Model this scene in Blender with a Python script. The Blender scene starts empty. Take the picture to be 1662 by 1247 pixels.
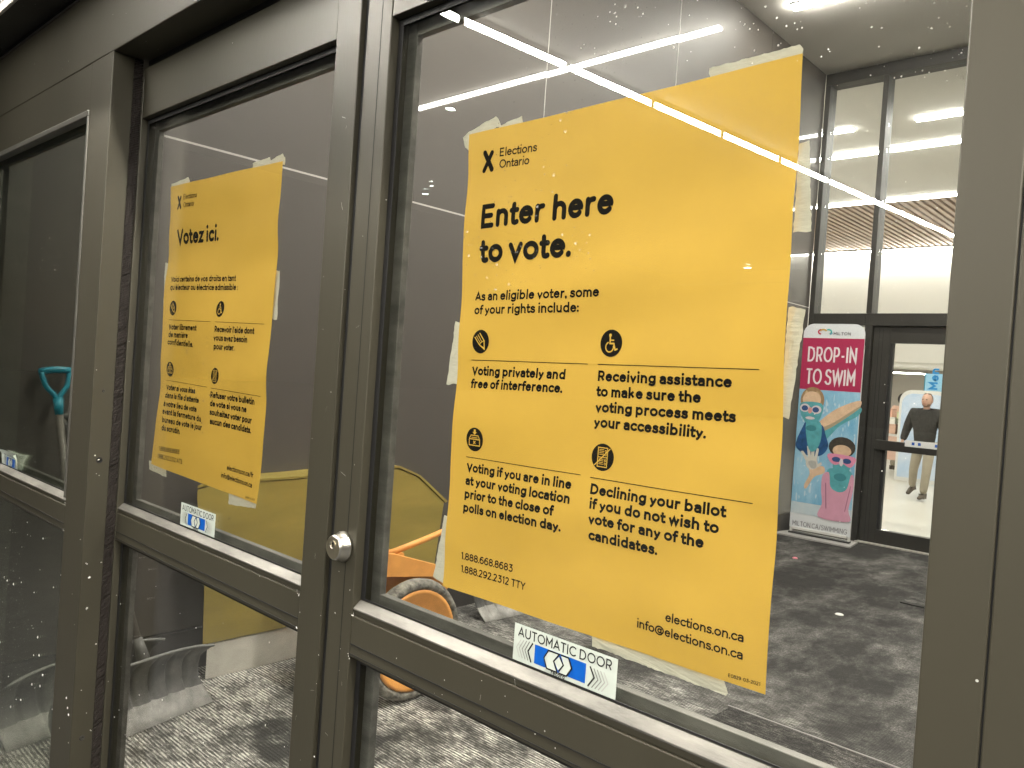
import bpy, bmesh, math, random
from mathutils import Vector, Matrix, noise
random.seed(7)
R = math.radians
S = bpy.context.scene
C = S.collection

# ------------------------------------------------------------------ camera, world, exposure
cd = bpy.data.cameras.new('camera'); cam = bpy.data.objects.new('camera', cd); C.objects.link(cam)
cd.sensor_width = 36.0; cd.lens = 1286.03 / 1662 * 36
cd.clip_start = 0.02; cd.clip_end = 500
right = Vector((0.73057, 0.67928, 0.06959)); down = Vector((0.06038, 0.03725, -0.99748)); fwd = Vector((-0.68016, 0.73293, -0.01380))
m = Matrix((right, -down, -fwd)).transposed().to_4x4(); m.translation = Vector((0, -0.73, 1.42))
cam.matrix_world = m
S.camera = cam
w = bpy.data.worlds.new('World'); S.world = w; w.use_nodes = True
nt = w.node_tree; bg = nt.nodes['Background']
sky = nt.nodes.new('ShaderNodeTexSky'); sky.sky_type = 'NISHITA'; sky.sun_disc = False
sky.sun_elevation = R(-4); sky.sun_rotation = R(200)
nt.links.new(sky.outputs[0], bg.inputs[0]); bg.inputs[1].default_value = 0.05     # night: almost nothing
S.view_settings.view_transform = 'Standard'; S.view_settings.look = 'None'
S.view_settings.exposure = 0.68; S.view_settings.gamma = 1.0; S.view_settings.use_curve_mapping = False
cy = S.cycles
cy.max_bounces = 10; cy.diffuse_bounces = 4; cy.glossy_bounces = 5; cy.transparent_max_bounces = 32
cy.use_denoising = True; cy.sample_clamp_indirect = 6.0; cy.caustics_reflective = False; cy.caustics_refractive = False

# ------------------------------------------------------------------ helpers
def tag(o, label=None, cat=None, group=None, kind=None):
    if label: o['label'] = label
    if cat: o['category'] = cat
    if group: o['group'] = group
    if kind: o['kind'] = kind
    return o
def thing(name, label, cat, loc=(0, 0, 0), group=None):
    o = bpy.data.objects.new(name, None); C.objects.link(o); o.location = loc
    return tag(o, label, cat, group)
def link(name, me, parent=None, smooth=False):
    o = bpy.data.objects.new(name, me); C.objects.link(o)
    if parent:
        o.parent = parent
        o.matrix_parent_inverse = Matrix.Translation(-Vector(parent.location))
    if smooth:
        for p in me.polygons: p.use_smooth = True
    return o
class MB:
    def __init__(s): s.v = []; s.f = []; s.mi = []; s.cur = 0
    def poly(s, pts):
        n = len(s.v); s.v += [tuple(p) for p in pts]; s.f.append(tuple(range(n, n + len(pts)))); s.mi.append(s.cur)
    def box(s, a, b, M=None):
        x0, x1 = sorted((a[0], b[0])); y0, y1 = sorted((a[1], b[1])); z0, z1 = sorted((a[2], b[2]))
        P = [(x0,y0,z0),(x1,y0,z0),(x1,y1,z0),(x0,y1,z0),(x0,y0,z1),(x1,y0,z1),(x1,y1,z1),(x0,y1,z1)]
        if M: P = [tuple(M @ Vector(p)) for p in P]
        n = len(s.v); s.v += P
        for f in ((0,3,2,1),(4,5,6,7),(0,1,5,4),(1,2,6,5),(2,3,7,6),(3,0,4,7)): s.f.append(tuple(n+i for i in f)); s.mi.append(s.cur)
    def prism(s, pts, vec):
        n = len(s.v); k = len(pts); vec = Vector(vec)
        s.v += [tuple(p) for p in pts] + [tuple(Vector(p) + vec) for p in pts]
        s.f.append(tuple(n + i for i in range(k))[::-1]); s.f.append(tuple(n + k + i for i in range(k)))
        for i in range(k): j = (i + 1) % k; s.f.append((n+i, n+j, n+k+j, n+k+i))
        s.mi += [s.cur] * (k + 2)
    def tube(s, path, r, seg=10, cap=True):
        path = [Vector(p) for p in path]; rs = r if isinstance(r, (list, tuple)) else [r] * len(path)
        n0 = len(s.v); up = None
        for i, p in enumerate(path):
            t = (path[min(i+1, len(path)-1)] - path[max(i-1, 0)]).normalized()
            if up is None: up = t.orthogonal().normalized()
            else: up = (up - t * up.dot(t)).normalized()
            q = t.cross(up)
            for k in range(seg):
                a = 2*math.pi*k/seg; s.v.append(tuple(p + (up*math.cos(a) + q*math.sin(a)) * rs[i]))
        for i in range(len(path)-1):
            for k in range(seg):
                a = n0+i*seg+k; b = n0+i*seg+(k+1)%seg; s.f.append((a, b, b+seg, a+seg)); s.mi.append(s.cur)
        if cap:
            s.f.append(tuple(n0+k for k in range(seg))[::-1]); s.f.append(tuple(n0+(len(path)-1)*seg+k for k in range(seg))); s.mi += [s.cur]*2
    def lathe(s, o, axis, prof, seg=32, closed=False):
        o = Vector(o); ax = Vector(axis).normalized(); u = ax.orthogonal().normalized(); v = ax.cross(u); n = len(s.v)
        for (r, h) in prof:
            for k in range(seg):
                a = 2*math.pi*k/seg; s.v.append(tuple(o + ax*h + (u*math.cos(a) + v*math.sin(a))*r))
        for i in range(len(prof)-1 + (1 if closed else 0)):
            i2 = (i+1) % len(prof)
            for k in range(seg):
                s.f.append((n+i*seg+k, n+i*seg+(k+1)%seg, n+i2*seg+(k+1)%seg, n+i2*seg+k)); s.mi.append(s.cur)
    def build(s, name, mats, parent=None, smooth=False, bevel=0):
        me = bpy.data.meshes.new(name); me.from_pydata(s.v, [], s.f)
        if not isinstance(mats, (list, tuple)): mats = [mats]
        for mm in mats: me.materials.append(mm)
        for p, i in zip(me.polygons, s.mi): p.material_index = i
        me.update()
        if bevel or not smooth:
            pass
        o = link(name, me, parent, smooth)
        if bevel:
            b = o.modifiers.new('bevel', 'BEVEL'); b.width = bevel; b.segments = 2; b.limit_method = 'ANGLE'; b.harden_normals = False
        return o
def box(name, a, b, mt, parent=None, bevel=0.001):
    q = MB(); q.box(a, b); return q.build(name, mt, parent, bevel=bevel)

# ------------------------------------------------------------------ materials
def mat(name, col, rough=0.5, metal=0.0, coat=0.0, coatr=0.03, spec=0.5, var=0.0, vscale=8.0, bump=0.0, bscale=60.0, stretch=(1,1,1), emit=None, es=0.0, rvar=0.0, specks=0.0, col2=None):
    M = bpy.data.materials.new(name); M.use_nodes = True
    t = M.node_tree; n = t.nodes; b = n['Principled BSDF']
    b.inputs['Base Color'].default_value = (*col, 1); b.inputs['Roughness'].default_value = rough
    b.inputs['Metallic'].default_value = metal; b.inputs['Coat Weight'].default_value = coat; b.inputs['Coat Roughness'].default_value = coatr
    b.inputs['Specular IOR Level'].default_value = spec
    if emit: b.inputs['Emission Color'].default_value = (*emit, 1); b.inputs['Emission Strength'].default_value = es
    tc = n.new('ShaderNodeTexCoord'); mp = n.new('ShaderNodeMapping'); mp.inputs['Scale'].default_value = stretch
    t.links.new(tc.outputs['Object'], mp.inputs[0])
    out = None
    if var or col2:
        ns = n.new('ShaderNodeTexNoise'); ns.inputs['Scale'].default_value = vscale; ns.inputs['Detail'].default_value = 6; ns.inputs['Roughness'].default_value = .6
        t.links.new(mp.outputs[0], ns.inputs[0])
        rp = n.new('ShaderNodeMix'); rp.data_type = 'RGBA'
        mr = n.new('ShaderNodeMapRange'); mr.inputs['From Min'].default_value = .3; mr.inputs['From Max'].default_value = .7
        t.links.new(ns.outputs[0], mr.inputs['Value']); t.links.new(mr.outputs[0], rp.inputs['Factor'])
        c2 = col2 or tuple(c*(1+var) for c in col); c1 = tuple(c*(1-var) for c in col) if not col2 else col
        rp.inputs['A'].default_value = (*c1, 1); rp.inputs['B'].default_value = (*c2, 1)
        out = rp.outputs['Result']
        if rvar:
            m2 = n.new('ShaderNodeMapRange'); m2.inputs['To Min'].default_value = max(.02, rough-rvar); m2.inputs['To Max'].default_value = min(1, rough+rvar)
            t.links.new(ns.outputs[0], m2.inputs['Value']); t.links.new(m2.outputs[0], b.inputs['Roughness'])
    if specks:
        vo = n.new('ShaderNodeTexVoronoi'); vo.inputs['Scale'].default_value = 90; t.links.new(tc.outputs['Object'], vo.inputs[0])
        lt = n.new('ShaderNodeMath'); lt.operation = 'LESS_THAN'; lt.inputs[1].default_value = .10; t.links.new(vo.outputs['Distance'], lt.inputs[0])
        wn = n.new('ShaderNodeTexWhiteNoise'); t.links.new(vo.outputs['Position'], wn.inputs[0])
        gt = n.new('ShaderNodeMath'); gt.operation = 'LESS_THAN'; gt.inputs[1].default_value = specks; t.links.new(wn.outputs[0], gt.inputs[0])
        mu = n.new('ShaderNodeMath'); mu.operation = 'MULTIPLY'; t.links.new(lt.outputs[0], mu.inputs[0]); t.links.new(gt.outputs[0], mu.inputs[1])
        mx = n.new('ShaderNodeMix'); mx.data_type = 'RGBA'; mx.inputs['B'].default_value = (.5, .5, .47, 1); mx.inputs['A'].default_value = (*col, 1)
        t.links.new(mu.outputs[0], mx.inputs['Factor'])
        if out: t.links.new(out, mx.inputs['A'])
        out = mx.outputs['Result']
    if out: t.links.new(out, b.inputs['Base Color'])
    if bump:
        nb = n.new('ShaderNodeTexNoise'); nb.inputs['Scale'].default_value = bscale; nb.inputs['Detail'].default_value = 4; t.links.new(mp.outputs[0], nb.inputs[0])
        bp = n.new('ShaderNodeBump'); bp.inputs['Strength'].default_value = bump; bp.inputs['Distance'].default_value = .01
        t.links.new(nb.outputs[0], bp.inputs['Height']); t.links.new(bp.outputs[0], b.inputs['Normal'])
    return M
def glassmat(name, r0=0.035, tint=(.97, .98, .97), dust=0.0, haze=0.0):
    M = bpy.data.materials.new(name); M.use_nodes = True; t = M.node_tree; n = t.nodes; n.clear()
    L = t.links.new
    o = n.new('ShaderNodeOutputMaterial'); tr = n.new('ShaderNodeBsdfTransparent'); tr.inputs[0].default_value = (*tint, 1)
    gl = n.new('ShaderNodeBsdfGlossy'); gl.inputs['Roughness'].default_value = 0.0
    lw = n.new('ShaderNodeLayerWeight'); lw.inputs[0].default_value = .5
    def math_(op, a, b=None):
        q = n.new('ShaderNodeMath'); q.operation = op
        for i, x in enumerate((a, b)):
            if x is None: continue
            if isinstance(x, (int, float)): q.inputs[i].default_value = x
            else: L(x, q.inputs[i])
        return q.outputs[0]
    f = math_('ADD', math_('MULTIPLY', math_('POWER', lw.outputs['Facing'], 5), 1 - r0), r0)
    m1 = n.new('ShaderNodeMixShader'); L(f, m1.inputs[0]); L(tr.outputs[0], m1.inputs[1]); L(gl.outputs[0], m1.inputs[2])
    out = m1.outputs[0]
    if dust or haze:
        df = n.new('ShaderNodeBsdfDiffuse'); df.inputs[0].default_value = (.75, .73, .68, 1)
        tc = n.new('ShaderNodeTexCoord')
        tot = None
        for sc, thr, keep in ((55, .11, .30), (130, .13, .25)):
            vo = n.new('ShaderNodeTexVoronoi'); vo.inputs['Scale'].default_value = sc; L(tc.outputs['Object'], vo.inputs[0])
            wn = n.new('ShaderNodeTexWhiteNoise'); L(vo.outputs['Position'], wn.inputs[0])
            th = math_('MULTIPLY', wn.outputs[0], thr)
            a = math_('LESS_THAN', vo.outputs['Distance'], th)
            ns = n.new('ShaderNodeTexNoise'); ns.inputs['Scale'].default_value = 2.3; L(tc.outputs['Object'], ns.inputs[0])
            b = math_('GREATER_THAN', ns.outputs[0], .60)
            # more salt near the top right corner of the pane and low down
            c = math_('MULTIPLY', a, math_('MAXIMUM', b, math_('LESS_THAN', wn.outputs[0], keep * .25)))
            tot = c if tot is None else math_('MAXIMUM', tot, c)
        ns = n.new('ShaderNodeTexNoise'); ns.inputs['Scale'].default_value = 3.0; ns.inputs['Detail'].default_value = 5; L(tc.outputs['Object'], ns.inputs[0])
        hz = math_('MULTIPLY', math_('POWER', ns.outputs[0], 2), haze)
        fac = math_('MAXIMUM', math_('MULTIPLY', tot, dust), hz)
        m2 = n.new('ShaderNodeMixShader'); L(fac, m2.inputs[0]); L(out, m2.inputs[1]); L(df.outputs[0], m2.inputs[2]); out = m2.outputs[0]
    L(out, o.inputs[0]); return M
def lamp(name, col, s):
    M = bpy.data.materials.new(name); M.use_nodes = True; t = M.node_tree; b = t.nodes['Principled BSDF']
    b.inputs['Base Color'].default_value = (.9, .9, .9, 1); b.inputs['Emission Color'].default_value = (*col, 1); b.inputs['Emission Strength'].default_value = s
    return M
def carpet(name, base, salt, amount, rib=0.014, ribdir='y', fine=False, zone=False, flat=False):
    M = bpy.data.materials.new(name); M.use_nodes = True; t = M.node_tree; n = t.nodes; L = t.links.new; b = n['Principled BSDF']
    b.inputs['Roughness'].default_value = .9; b.inputs['Specular IOR Level'].default_value = .2
    tc = n.new('ShaderNodeTexCoord')
    def nz(sc, st=(1,1,1), det=5, ro=.6):
        mp = n.new('ShaderNodeMapping'); mp.inputs['Scale'].default_value = st; L(tc.outputs['Object'], mp.inputs[0])
        q = n.new('ShaderNodeTexNoise'); q.inputs['Scale'].default_value = sc; q.inputs['Detail'].default_value = det; q.inputs['Roughness'].default_value = ro; L(mp.outputs[0], q.inputs[0]); return q.outputs[0]
    def mr(v, a, b_, c=0., d=1.):
        q = n.new('ShaderNodeMapRange'); q.inputs[1].default_value = a; q.inputs[2].default_value = b_; q.inputs[3].default_value = c; q.inputs[4].default_value = d; L(v, q.inputs[0]); return q.outputs[0]
    def mm(op, a, b_):
        q = n.new('ShaderNodeMath'); q.operation = op
        for i, x in enumerate((a, b_)):
            if isinstance(x, (int, float)): q.inputs[i].default_value = x
            else: L(x, q.inputs[i])
        return q.outputs[0]
    big = mr(nz(1.6, det=6, ro=.65), .40, .56)
    mid = mr(nz(7, (1, 1.6, 1)), .38, .62)
    st = (1, 7, 1) if ribdir == 'y' else (7, 1, 1)
    dash = mr(nz(22, st, 3), .44, .56)
    fin = mr(nz(160, det=2), .35, .65)
    salt_f = mm('MULTIPLY', mm('MULTIPLY', big, mm('ADD', mm('MULTIPLY', mid, .85), .25)), mm('ADD', mm('MULTIPLY', dash, .9), .2))
    salt_f = mm('MULTIPLY', salt_f, mm('ADD', mm('MULTIPLY', fin, .5), .6))
    if zone:
        sx = n.new('ShaderNodeSeparateXYZ'); L(tc.outputs['Object'], sx.inputs[0])
        near = mm('MULTIPLY', mr(sx.outputs[0], -1.7, -.9, 1, 0), mr(sx.outputs[1], 1.9, 3.2, 1, 0))
        wob = mr(nz(1.0, (1.5, .8, 1), det=8, ro=.72), .44, .60)
        soft = mm('MULTIPLY', mm('MULTIPLY', wob, mr(nz(5, (1.7, .8, 1), det=7, ro=.75), .32, .66)), mm('ADD', mm('MULTIPLY', mr(nz(80, (1.3, 1, 1), det=4, ro=.8), .35, .65), 1.1), .05))
        soft = mm('MULTIPLY', soft, .62)
        a_ = mm('MINIMUM', 1.0, mm('MULTIPLY', mm('MULTIPLY', salt_f, near), 1.9)); b__ = mm('MULTIPLY', soft, mm('SUBTRACT', 1.0, near)); salt_f = mm('ADD', a_, b__)
    wv = n.new('ShaderNodeTexWave'); wv.bands_direction = 'Y' if ribdir == 'y' else 'X'; wv.inputs['Scale'].default_value = .31416 / rib; wv.inputs['Distortion'].default_value = .6; wv.inputs['Detail'].default_value = 2; wv.inputs['Detail Scale'].default_value = 8
    L(tc.outputs['Object'], wv.inputs[0])
    ribv = wv.outputs['Fac'] if not flat else mr(nz(240, det=3, ro=.8), .38, .62)
    mx = n.new('ShaderNodeMix'); mx.data_type = 'RGBA'; mx.inputs['A'].default_value = (*base, 1); mx.inputs['B'].default_value = (*salt, 1)
    L(mm('MULTIPLY', salt_f, mm('ADD', mm('MULTIPLY', ribv, .8), .35)), mx.inputs['Factor'])
    m2 = n.new('ShaderNodeMix'); m2.data_type = 'RGBA'; m2.blend_type = 'MULTIPLY'; m2.inputs['Factor'].default_value = 1
    L(mx.outputs['Result'], m2.inputs['A'])
    g = mm('ADD', mm('MULTIPLY', mm('MULTIPLY', ribv, fin if fine else mr(nz(9), .3, .7)), .6), .65)
    cb = n.new('ShaderNodeCombineColor'); L(g, cb.inputs[0]); L(g, cb.inputs[1]); L(g, cb.inputs[2]); L(cb.outputs[0], m2.inputs['B'])
    L(m2.outputs['Result'], b.inputs['Base Color'])
    bp = n.new('ShaderNodeBump'); bp.inputs['Strength'].default_value = .7; bp.inputs['Distance'].default_value = .004; L(mm('ADD', ribv, mm('MULTIPLY', fin, .8)), bp.inputs['Height']); L(bp.outputs[0], b.inputs['Normal'])
    return M

bronze = mat('bronze_anodised_aluminium', (.050, .0455, .031), .44, .2, var=.16, vscale=1.5, bump=.02, bscale=300, stretch=(1,1,.15), rvar=.12, specks=.02)
bronze_trim = mat('bronze_glazing_bead', (.13, .125, .11), .36, .5, var=.15, vscale=20, bump=.03, bscale=200)
bronze_sill = mat('salted_bronze_sill_bead', (.135, .13, .115), .5, .3, var=.45, vscale=30, bump=.05, bscale=300, stretch=(.3, 1, 1))
dark_metal = mat('dark_brown_frame_metal', (.030, .028, .024), .45, .2, var=.15, vscale=6, specks=.05)
rubber = mat('black_rubber', (.008, .008, .008), .6, bump=.1)
brush_m = mat('black_brush_fibre', (.016, .011, .008), .8, bump=.9, bscale=130, stretch=(1, 1, .25))
steel = mat('brushed_steel', (.62, .60, .55), .28, 1.0, var=.06, vscale=40)
brass = mat('worn_brass_face', (.66, .60, .44), .34, 1.0, var=.08, vscale=60)
black = mat('black_void', (.006, .006, .006), .8)
yellow = mat('yellow_poster_paper', (.80, .488, .075), .62, spec=.3, var=.045, vscale=7, bump=.16, bscale=13)
ink = mat('black_poster_ink', (.007, .006, .004), .85, spec=.12)
tape_m = mat('cream_masking_tape', (.66, .63, .53), .75, var=.06, vscale=40, bump=.2, bscale=90, stretch=(1, 1, 3))
door_glass = glassmat('salt_flecked_door_glass', .03, (.975, .98, .97), dust=.30, haze=.006)
tinted_glass = glassmat('dusty_tinted_side_glass', .03, (.88, .90, .85), dust=.35, haze=.003)
inner_glass = glassmat('clear_glass', .028, (.975, .98, .97))
wall_m = mat('glossy_grey_wall_laminate', (.072, .063, .055), .55, coat=.8, coatr=.015, var=.05, vscale=1.3, bump=.0)
base_m = mat('dark_wall_base', (.05, .045, .042), .5)
seam_m = mat('pale_wall_joint', (.45, .43, .40), .4)
paint_w = mat('warm_white_paint', (.74, .72, .67), .85, var=.02)
ceil_m = mat('grey_ceiling_paint', (.60, .58, .54), .9, var=.04, vscale=2)
ceil_l = mat('white_ceiling_paint', (.62, .60, .56), .9, var=.02)
dark_void = mat('dark_soffit_paint', (.035, .034, .030), .7, var=.1)

# ------------------------------------------------------------------ stroke lettering
def cr(pts, closed=False, k=5):
    P = [Vector(p) for p in pts]; n = len(P); out = []
    rng = range(n) if closed else range(n-1)
    for i in rng:
        p1, p2 = P[i], P[(i+1) % n]
        p0 = P[(i-1) % n] if closed or i > 0 else p1*2-p2
        p3 = P[(i+2) % n] if closed or i < n-2 else p2*2-p1
        for j in range(k):
            t = j/k
            out.append(.5*((2*p1)+(p2-p0)*t+(2*p0-5*p1+4*p2-p3)*t*t+(3*p1-p0-3*p2+p3)*t*t*t))
    if not closed: out.append(P[-1])
    return out
def arc(cx, cy, rx, ry, a0, a1, k=None):
    k = k or max(3, int(abs(a1-a0)/18))
    return [Vector((cx+rx*math.cos(R(a0+(a1-a0)*i/k)), cy+ry*math.sin(R(a0+(a1-a0)*i/k)))) for i in range(k+1)]
def V_(*p): return [Vector(q) for q in p]
X = .665     # x-height
O_ = lambda cx, rx, cy=X/2, ry=X/2: ('c', arc(cx, cy, rx, ry, 0, 360, 22)[:-1])
n_arch = lambda x0, w_: ('o', V_((x0, 0), (x0, .4)) + arc(x0+w_/2, X-.27, w_/2, .27, 180, 0)[1:] + V_((x0+w_, 0)))
def bowl(cx, rx): return O_(cx, rx)
GL = {
 'a': (.50, [('o', V_((.04, .63)) + cr([(.04,.63),(.13,.70),(.26,.72),(.40,.68),(.47,.58),(.48,.46)])[1:] + V_((.48, 0))), ('o', cr([(.48,.40),(.28,.42),(.10,.37),(.01,.26),(.02,.12),(.10,.02),(.22,0),(.37,.04),(.48,.18)]))]),
 'b': (.58, [('o', V_((0,0),(0,1.04))), O_(.29,.29)]),
 'c': (.50, [('o', arc(.31,X/2,.31,X/2,48,312))]),
 'd': (.58, [('o', V_((.58,0),(.58,1.04))), O_(.29,.29)]),
 'e': (.58, [('o', V_((.02,.37),(.57,.37)) + arc(.29,X/2,.285,X/2,8,318)[0:])]),
 'f': (.30, [('o', V_((.12,0),(.12,.80)) + cr([(.12,.80),(.15,.97),(.26,1.04),(.36,1.03)])[1:]), ('o', V_((0,.63),(.32,.63)))]),
 'g': (.58, [('o', V_((.58,X),(.58,.0)) + cr([(.58,.0),(.53,-.17),(.40,-.26),(.25,-.28),(.06,-.22)])[1:]), O_(.29,.29,.345,.32)]),
 'h': (.50, [('o', V_((0,0),(0,1.04))), ('o', V_((0,.40)) + arc(.25,X-.27,.25,.27,180,0)[1:] + V_((.50,0)))]),
 'i': (.0, [('o', V_((0,0),(0,X))), ('d', (0,1.07))]),
 'j': (.06, [('o', cr([(-.08,-.27),(.02,-.25),(.06,-.12)]) + V_((.06,X))), ('d', (.06,1.07))]),
 'k': (.50, [('o', V_((0,0),(0,1.04))), ('b', V_((.46,X),(.01,.24))), ('b', V_((.18,.40),(.50,0)))]),
 'l': (.0, [('o', V_((0,0),(0,1.04)))]),
 'm': (.86, [('o', V_((0,0),(0,X))), ('o', V_((0,.42)) + arc(.215,X-.24,.215,.24,180,0)[1:] + V_((.43,0))), ('o', V_((.43,.42)) + arc(.645,X-.24,.215,.24,180,0)[1:] + V_((.86,0)))]),
 'n': (.50, [('o', V_((0,0),(0,X))), ('o', V_((0,.40)) + arc(.25,X-.27,.25,.27,180,0)[1:] + V_((.50,0)))]),
 'o': (.62, [O_(.31,.31)]),
 'p': (.58, [('o', V_((0,-.28),(0,X))), O_(.29,.29)]),
 'q': (.58, [('o', V_((.58,-.28),(.58,X))), O_(.29,.29)]),
 'r': (.27, [('o', V_((0,0),(0,X))), ('o', cr([(0,.38),(.06,.55),(.17,.645),(.30,.655)]))]),
 's': (.44, [('o', cr([(.41,.64),(.32,.70),(.20,.72),(.07,.67),(.03,.56),(.08,.45),(.22,.39),(.37,.33),(.44,.22),(.42,.09),(.33,.01),(.20,0),(.08,.04),(0,.11)]))]),
 't': (.32, [('o', V_((.12,.92),(.12,.20)) + cr([(.12,.20),(.15,.05),(.25,0),(.35,.03)])[1:]), ('o', V_((0,.63),(.33,.63)))]),
 'u': (.50, [('o', V_((.50,0),(.50,X))), ('o', V_((0,X),(0,.27)) + arc(.25,.27,.25,.27,180,360)[1:])]),
 'v': (.56, [('m', V_((0,X),(.28,0),(.56,X)))]),
 'w': (.90, [('m', V_((0,X),(.225,0),(.45,X),(.675,0),(.90,X)))]),
 'x': (.52, [('b', V_((0,X),(.52,0))), ('b', V_((0,0),(.52,X)))]),
 'y': (.56, [('b', V_((.56,X),(.29,.02),(.20,-.16)) + V_((.12,-.25),(0,-.27))), ('b', V_((0,X),(.28,.04)))]),
 'z': (.46, [('m', V_((.02,X),(.45,X),(.01,0),(.47,0)))]),
 'A': (.80, [('m', V_((0,-.02),(.40,1.0),(.80,-.02))), ('b', V_((.16,.30),(.64,.30)))]),
 'C': (.78, [('o', arc(.46,.5,.46,.5,48,312))]),
 'D': (.72, [('mc', V_((0,0),(0,1),(.26,1)) + arc(.26,.5,.46,.5,90,-90)[1:] )]),
 'E': (.58, [('m', V_((.58,1),(0,1),(0,0),(.58,0))), ('b', V_((.03,.51),(.52,.51)))]),
 'G': (.82, [('o', arc(.46,.5,.46,.5,50,322)[0:] + V_((.84,.46),(.50,.46)))]),
 'I': (.0, [('o', V_((0,0),(0,1)))]),
 'L': (.52, [('m', V_((0,1),(0,0),(.52,0)))]),
 'M': (.78, [('m', V_((0,-.05),(0,1),(.39,.35),(.78,1),(.78,-.05)))]),
 'N': (.68, [('m', V_((0,-.05),(0,1),(.68,0),(.68,1.05)))]),
 'O': (.92, [('c', arc(.46,.5,.46,.5,0,360,26)[:-1])]),
 'P': (.56, [('o', V_((0,0),(0,1))), ('b', V_((.03,1),(.30,1)) + arc(.30,.70,.27,.30,90,-90)[1:] + V_((.03,.40)))]),
 'R': (.60, [('o', V_((0,0),(0,1))), ('b', V_((.03,1),(.32,1)) + arc(.32,.71,.26,.29,90,-90)[1:] + V_((.03,.42))), ('b', V_((.32,.41),(.60,-.03)))]),
 'S': (.58, [('o', cr([(.54,.88),(.42,.97),(.28,1.0),(.10,.94),(.03,.78),(.08,.63),(.27,.54),(.47,.46),(.57,.33),(.55,.13),(.43,.02),(.28,0),(.12,.04),(0,.14)]))]),
 'T': (.66, [('b', V_((-.04,1),(.70,1))), ('o', V_((.33,0),(.33,.97)))]),
 'U': (.68, [('o', V_((0,1),(0,.36)) + arc(.34,.36,.34,.36,180,360)[1:] + V_((.68,1)))]),
 'V': (.76, [('m', V_((0,1.02),(.38,0),(.76,1.02)))]),
 'W': (1.14, [('m', V_((0,1.02),(.285,0),(.57,1.0),(.855,0),(1.14,1.02)))]),
 'X': (.70, [('b', V_((0,1.03),(.70,-.03))), ('b', V_((0,-.03),(.70,1.03)))]),
 'Y': (.70, [('m', V_((-.01,1.03),(.35,.44),(.71,1.03))), ('o', V_((.35,0),(.35,.46)))]),
 '0': (.66, [('c', arc(.33,.5,.33,.5,0,360,24)[:-1])]),
 '1': (.22, [('m', V_((0,.90),(.20,1.0),(.20,-.06)))]),
 '2': (.54, [('m', cr([(.02,.82),(.10,.95),(.26,1.0),(.43,.95),(.49,.79),(.44,.60),(.25,.33),(.02,0)], k=4) + V_((.56,0)))]),
 '3': (.56, [('m', V_((.04,1),(.52,1),(.26,.60)) + cr([(.26,.60),(.45,.56),(.56,.42),(.55,.18),(.43,.03),(.26,0),(.10,.03),(0,.13)])[1:])]),
 '6': (.58, [('o', cr([(.50,.96),(.34,1.0),(.14,.88),(.02,.62),(0,.34)])), ('c', arc(.29,.31,.29,.31,0,360,20)[:-1])]),
 '8': (.56, [('c', arc(.28,.27,.28,.27,0,360,20)[:-1]), ('c', arc(.28,.77,.24,.23,0,360,18)[:-1])]),
 '9': (.58, [('o', cr([(.08,.04),(.24,0),(.44,.12),(.56,.38),(.58,.66)])), ('c', arc(.29,.69,.29,.31,0,360,20)[:-1])]),
 '.': (.0, [('d', (0, .02))]), ',': (.04, [('d', (.02, .02)), ('b', V_((.055,.06),(.03,-.08),(-.03,-.22)))]), ':': (.0, [('d', (0, .04)), ('d', (0, .56))]),
 "'": (.0, [('b', V_((.0,1.06),(-.01,.78)))]), '-': (.34, [('b', V_((0,.38),(.34,.38)))]), '/': (.36, [('b', V_((0,-.12),(.36,1.10)))]),
 '@': (1.04, [('o', cr([(.78,-.02),(.55,-.12),(.24,-.06),(.03,.18),(.0,.45),(.12,.74),(.38,.92),(.68,.90),(.93,.72),(1.02,.45),(.95,.20),(.80,.13),(.72,.24),(.74,.62)])), ('c', arc(.52,.38,.20,.24,0,360,16)[:-1])]),
}
for _k in 'as':
    GL[_k] = (GL[_k][0], [(k_, [Vector((p.x, p.y*X/.72)) for p in P_]) for k_, P_ in GL[_k][1]])
def acc(base, kind):
    w_, st = GL[base]; c = w_/2
    ex = {'e': [('b', V_((c-.05,.86),(c+.10,1.06)))], 'g': [('b', V_((c+.05,.86),(c-.10,1.06)))], 'c': [('m', V_((c-.15,.86),(c,1.04),(c+.15,.86)))]}[kind]
    return (w_, st + ex)
GL['é'] = acc('e', 'e'); GL['è'] = acc('e', 'g'); GL['ê'] = acc('e', 'c'); GL['à'] = acc('a', 'g')
BEAR = {}
for _c in 'ilhnmbdpqkrIEDLMNPRUH1uj': BEAR[_c] = .03
for _c in 'vwyAVWTYtfz': BEAR[_c] = -.045
for _c in 'oceCOG0689as.,': BEAR[_c] = -.012
SPACE = .30
def stroke_width(text, wt, gap):
    x = 0
    for ch in text: x += SPACE if ch == ' ' else GL[ch][0]*(1-wt*.3) + wt + gap + 2*BEAR.get(ch, 0)
    return x - gap
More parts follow.
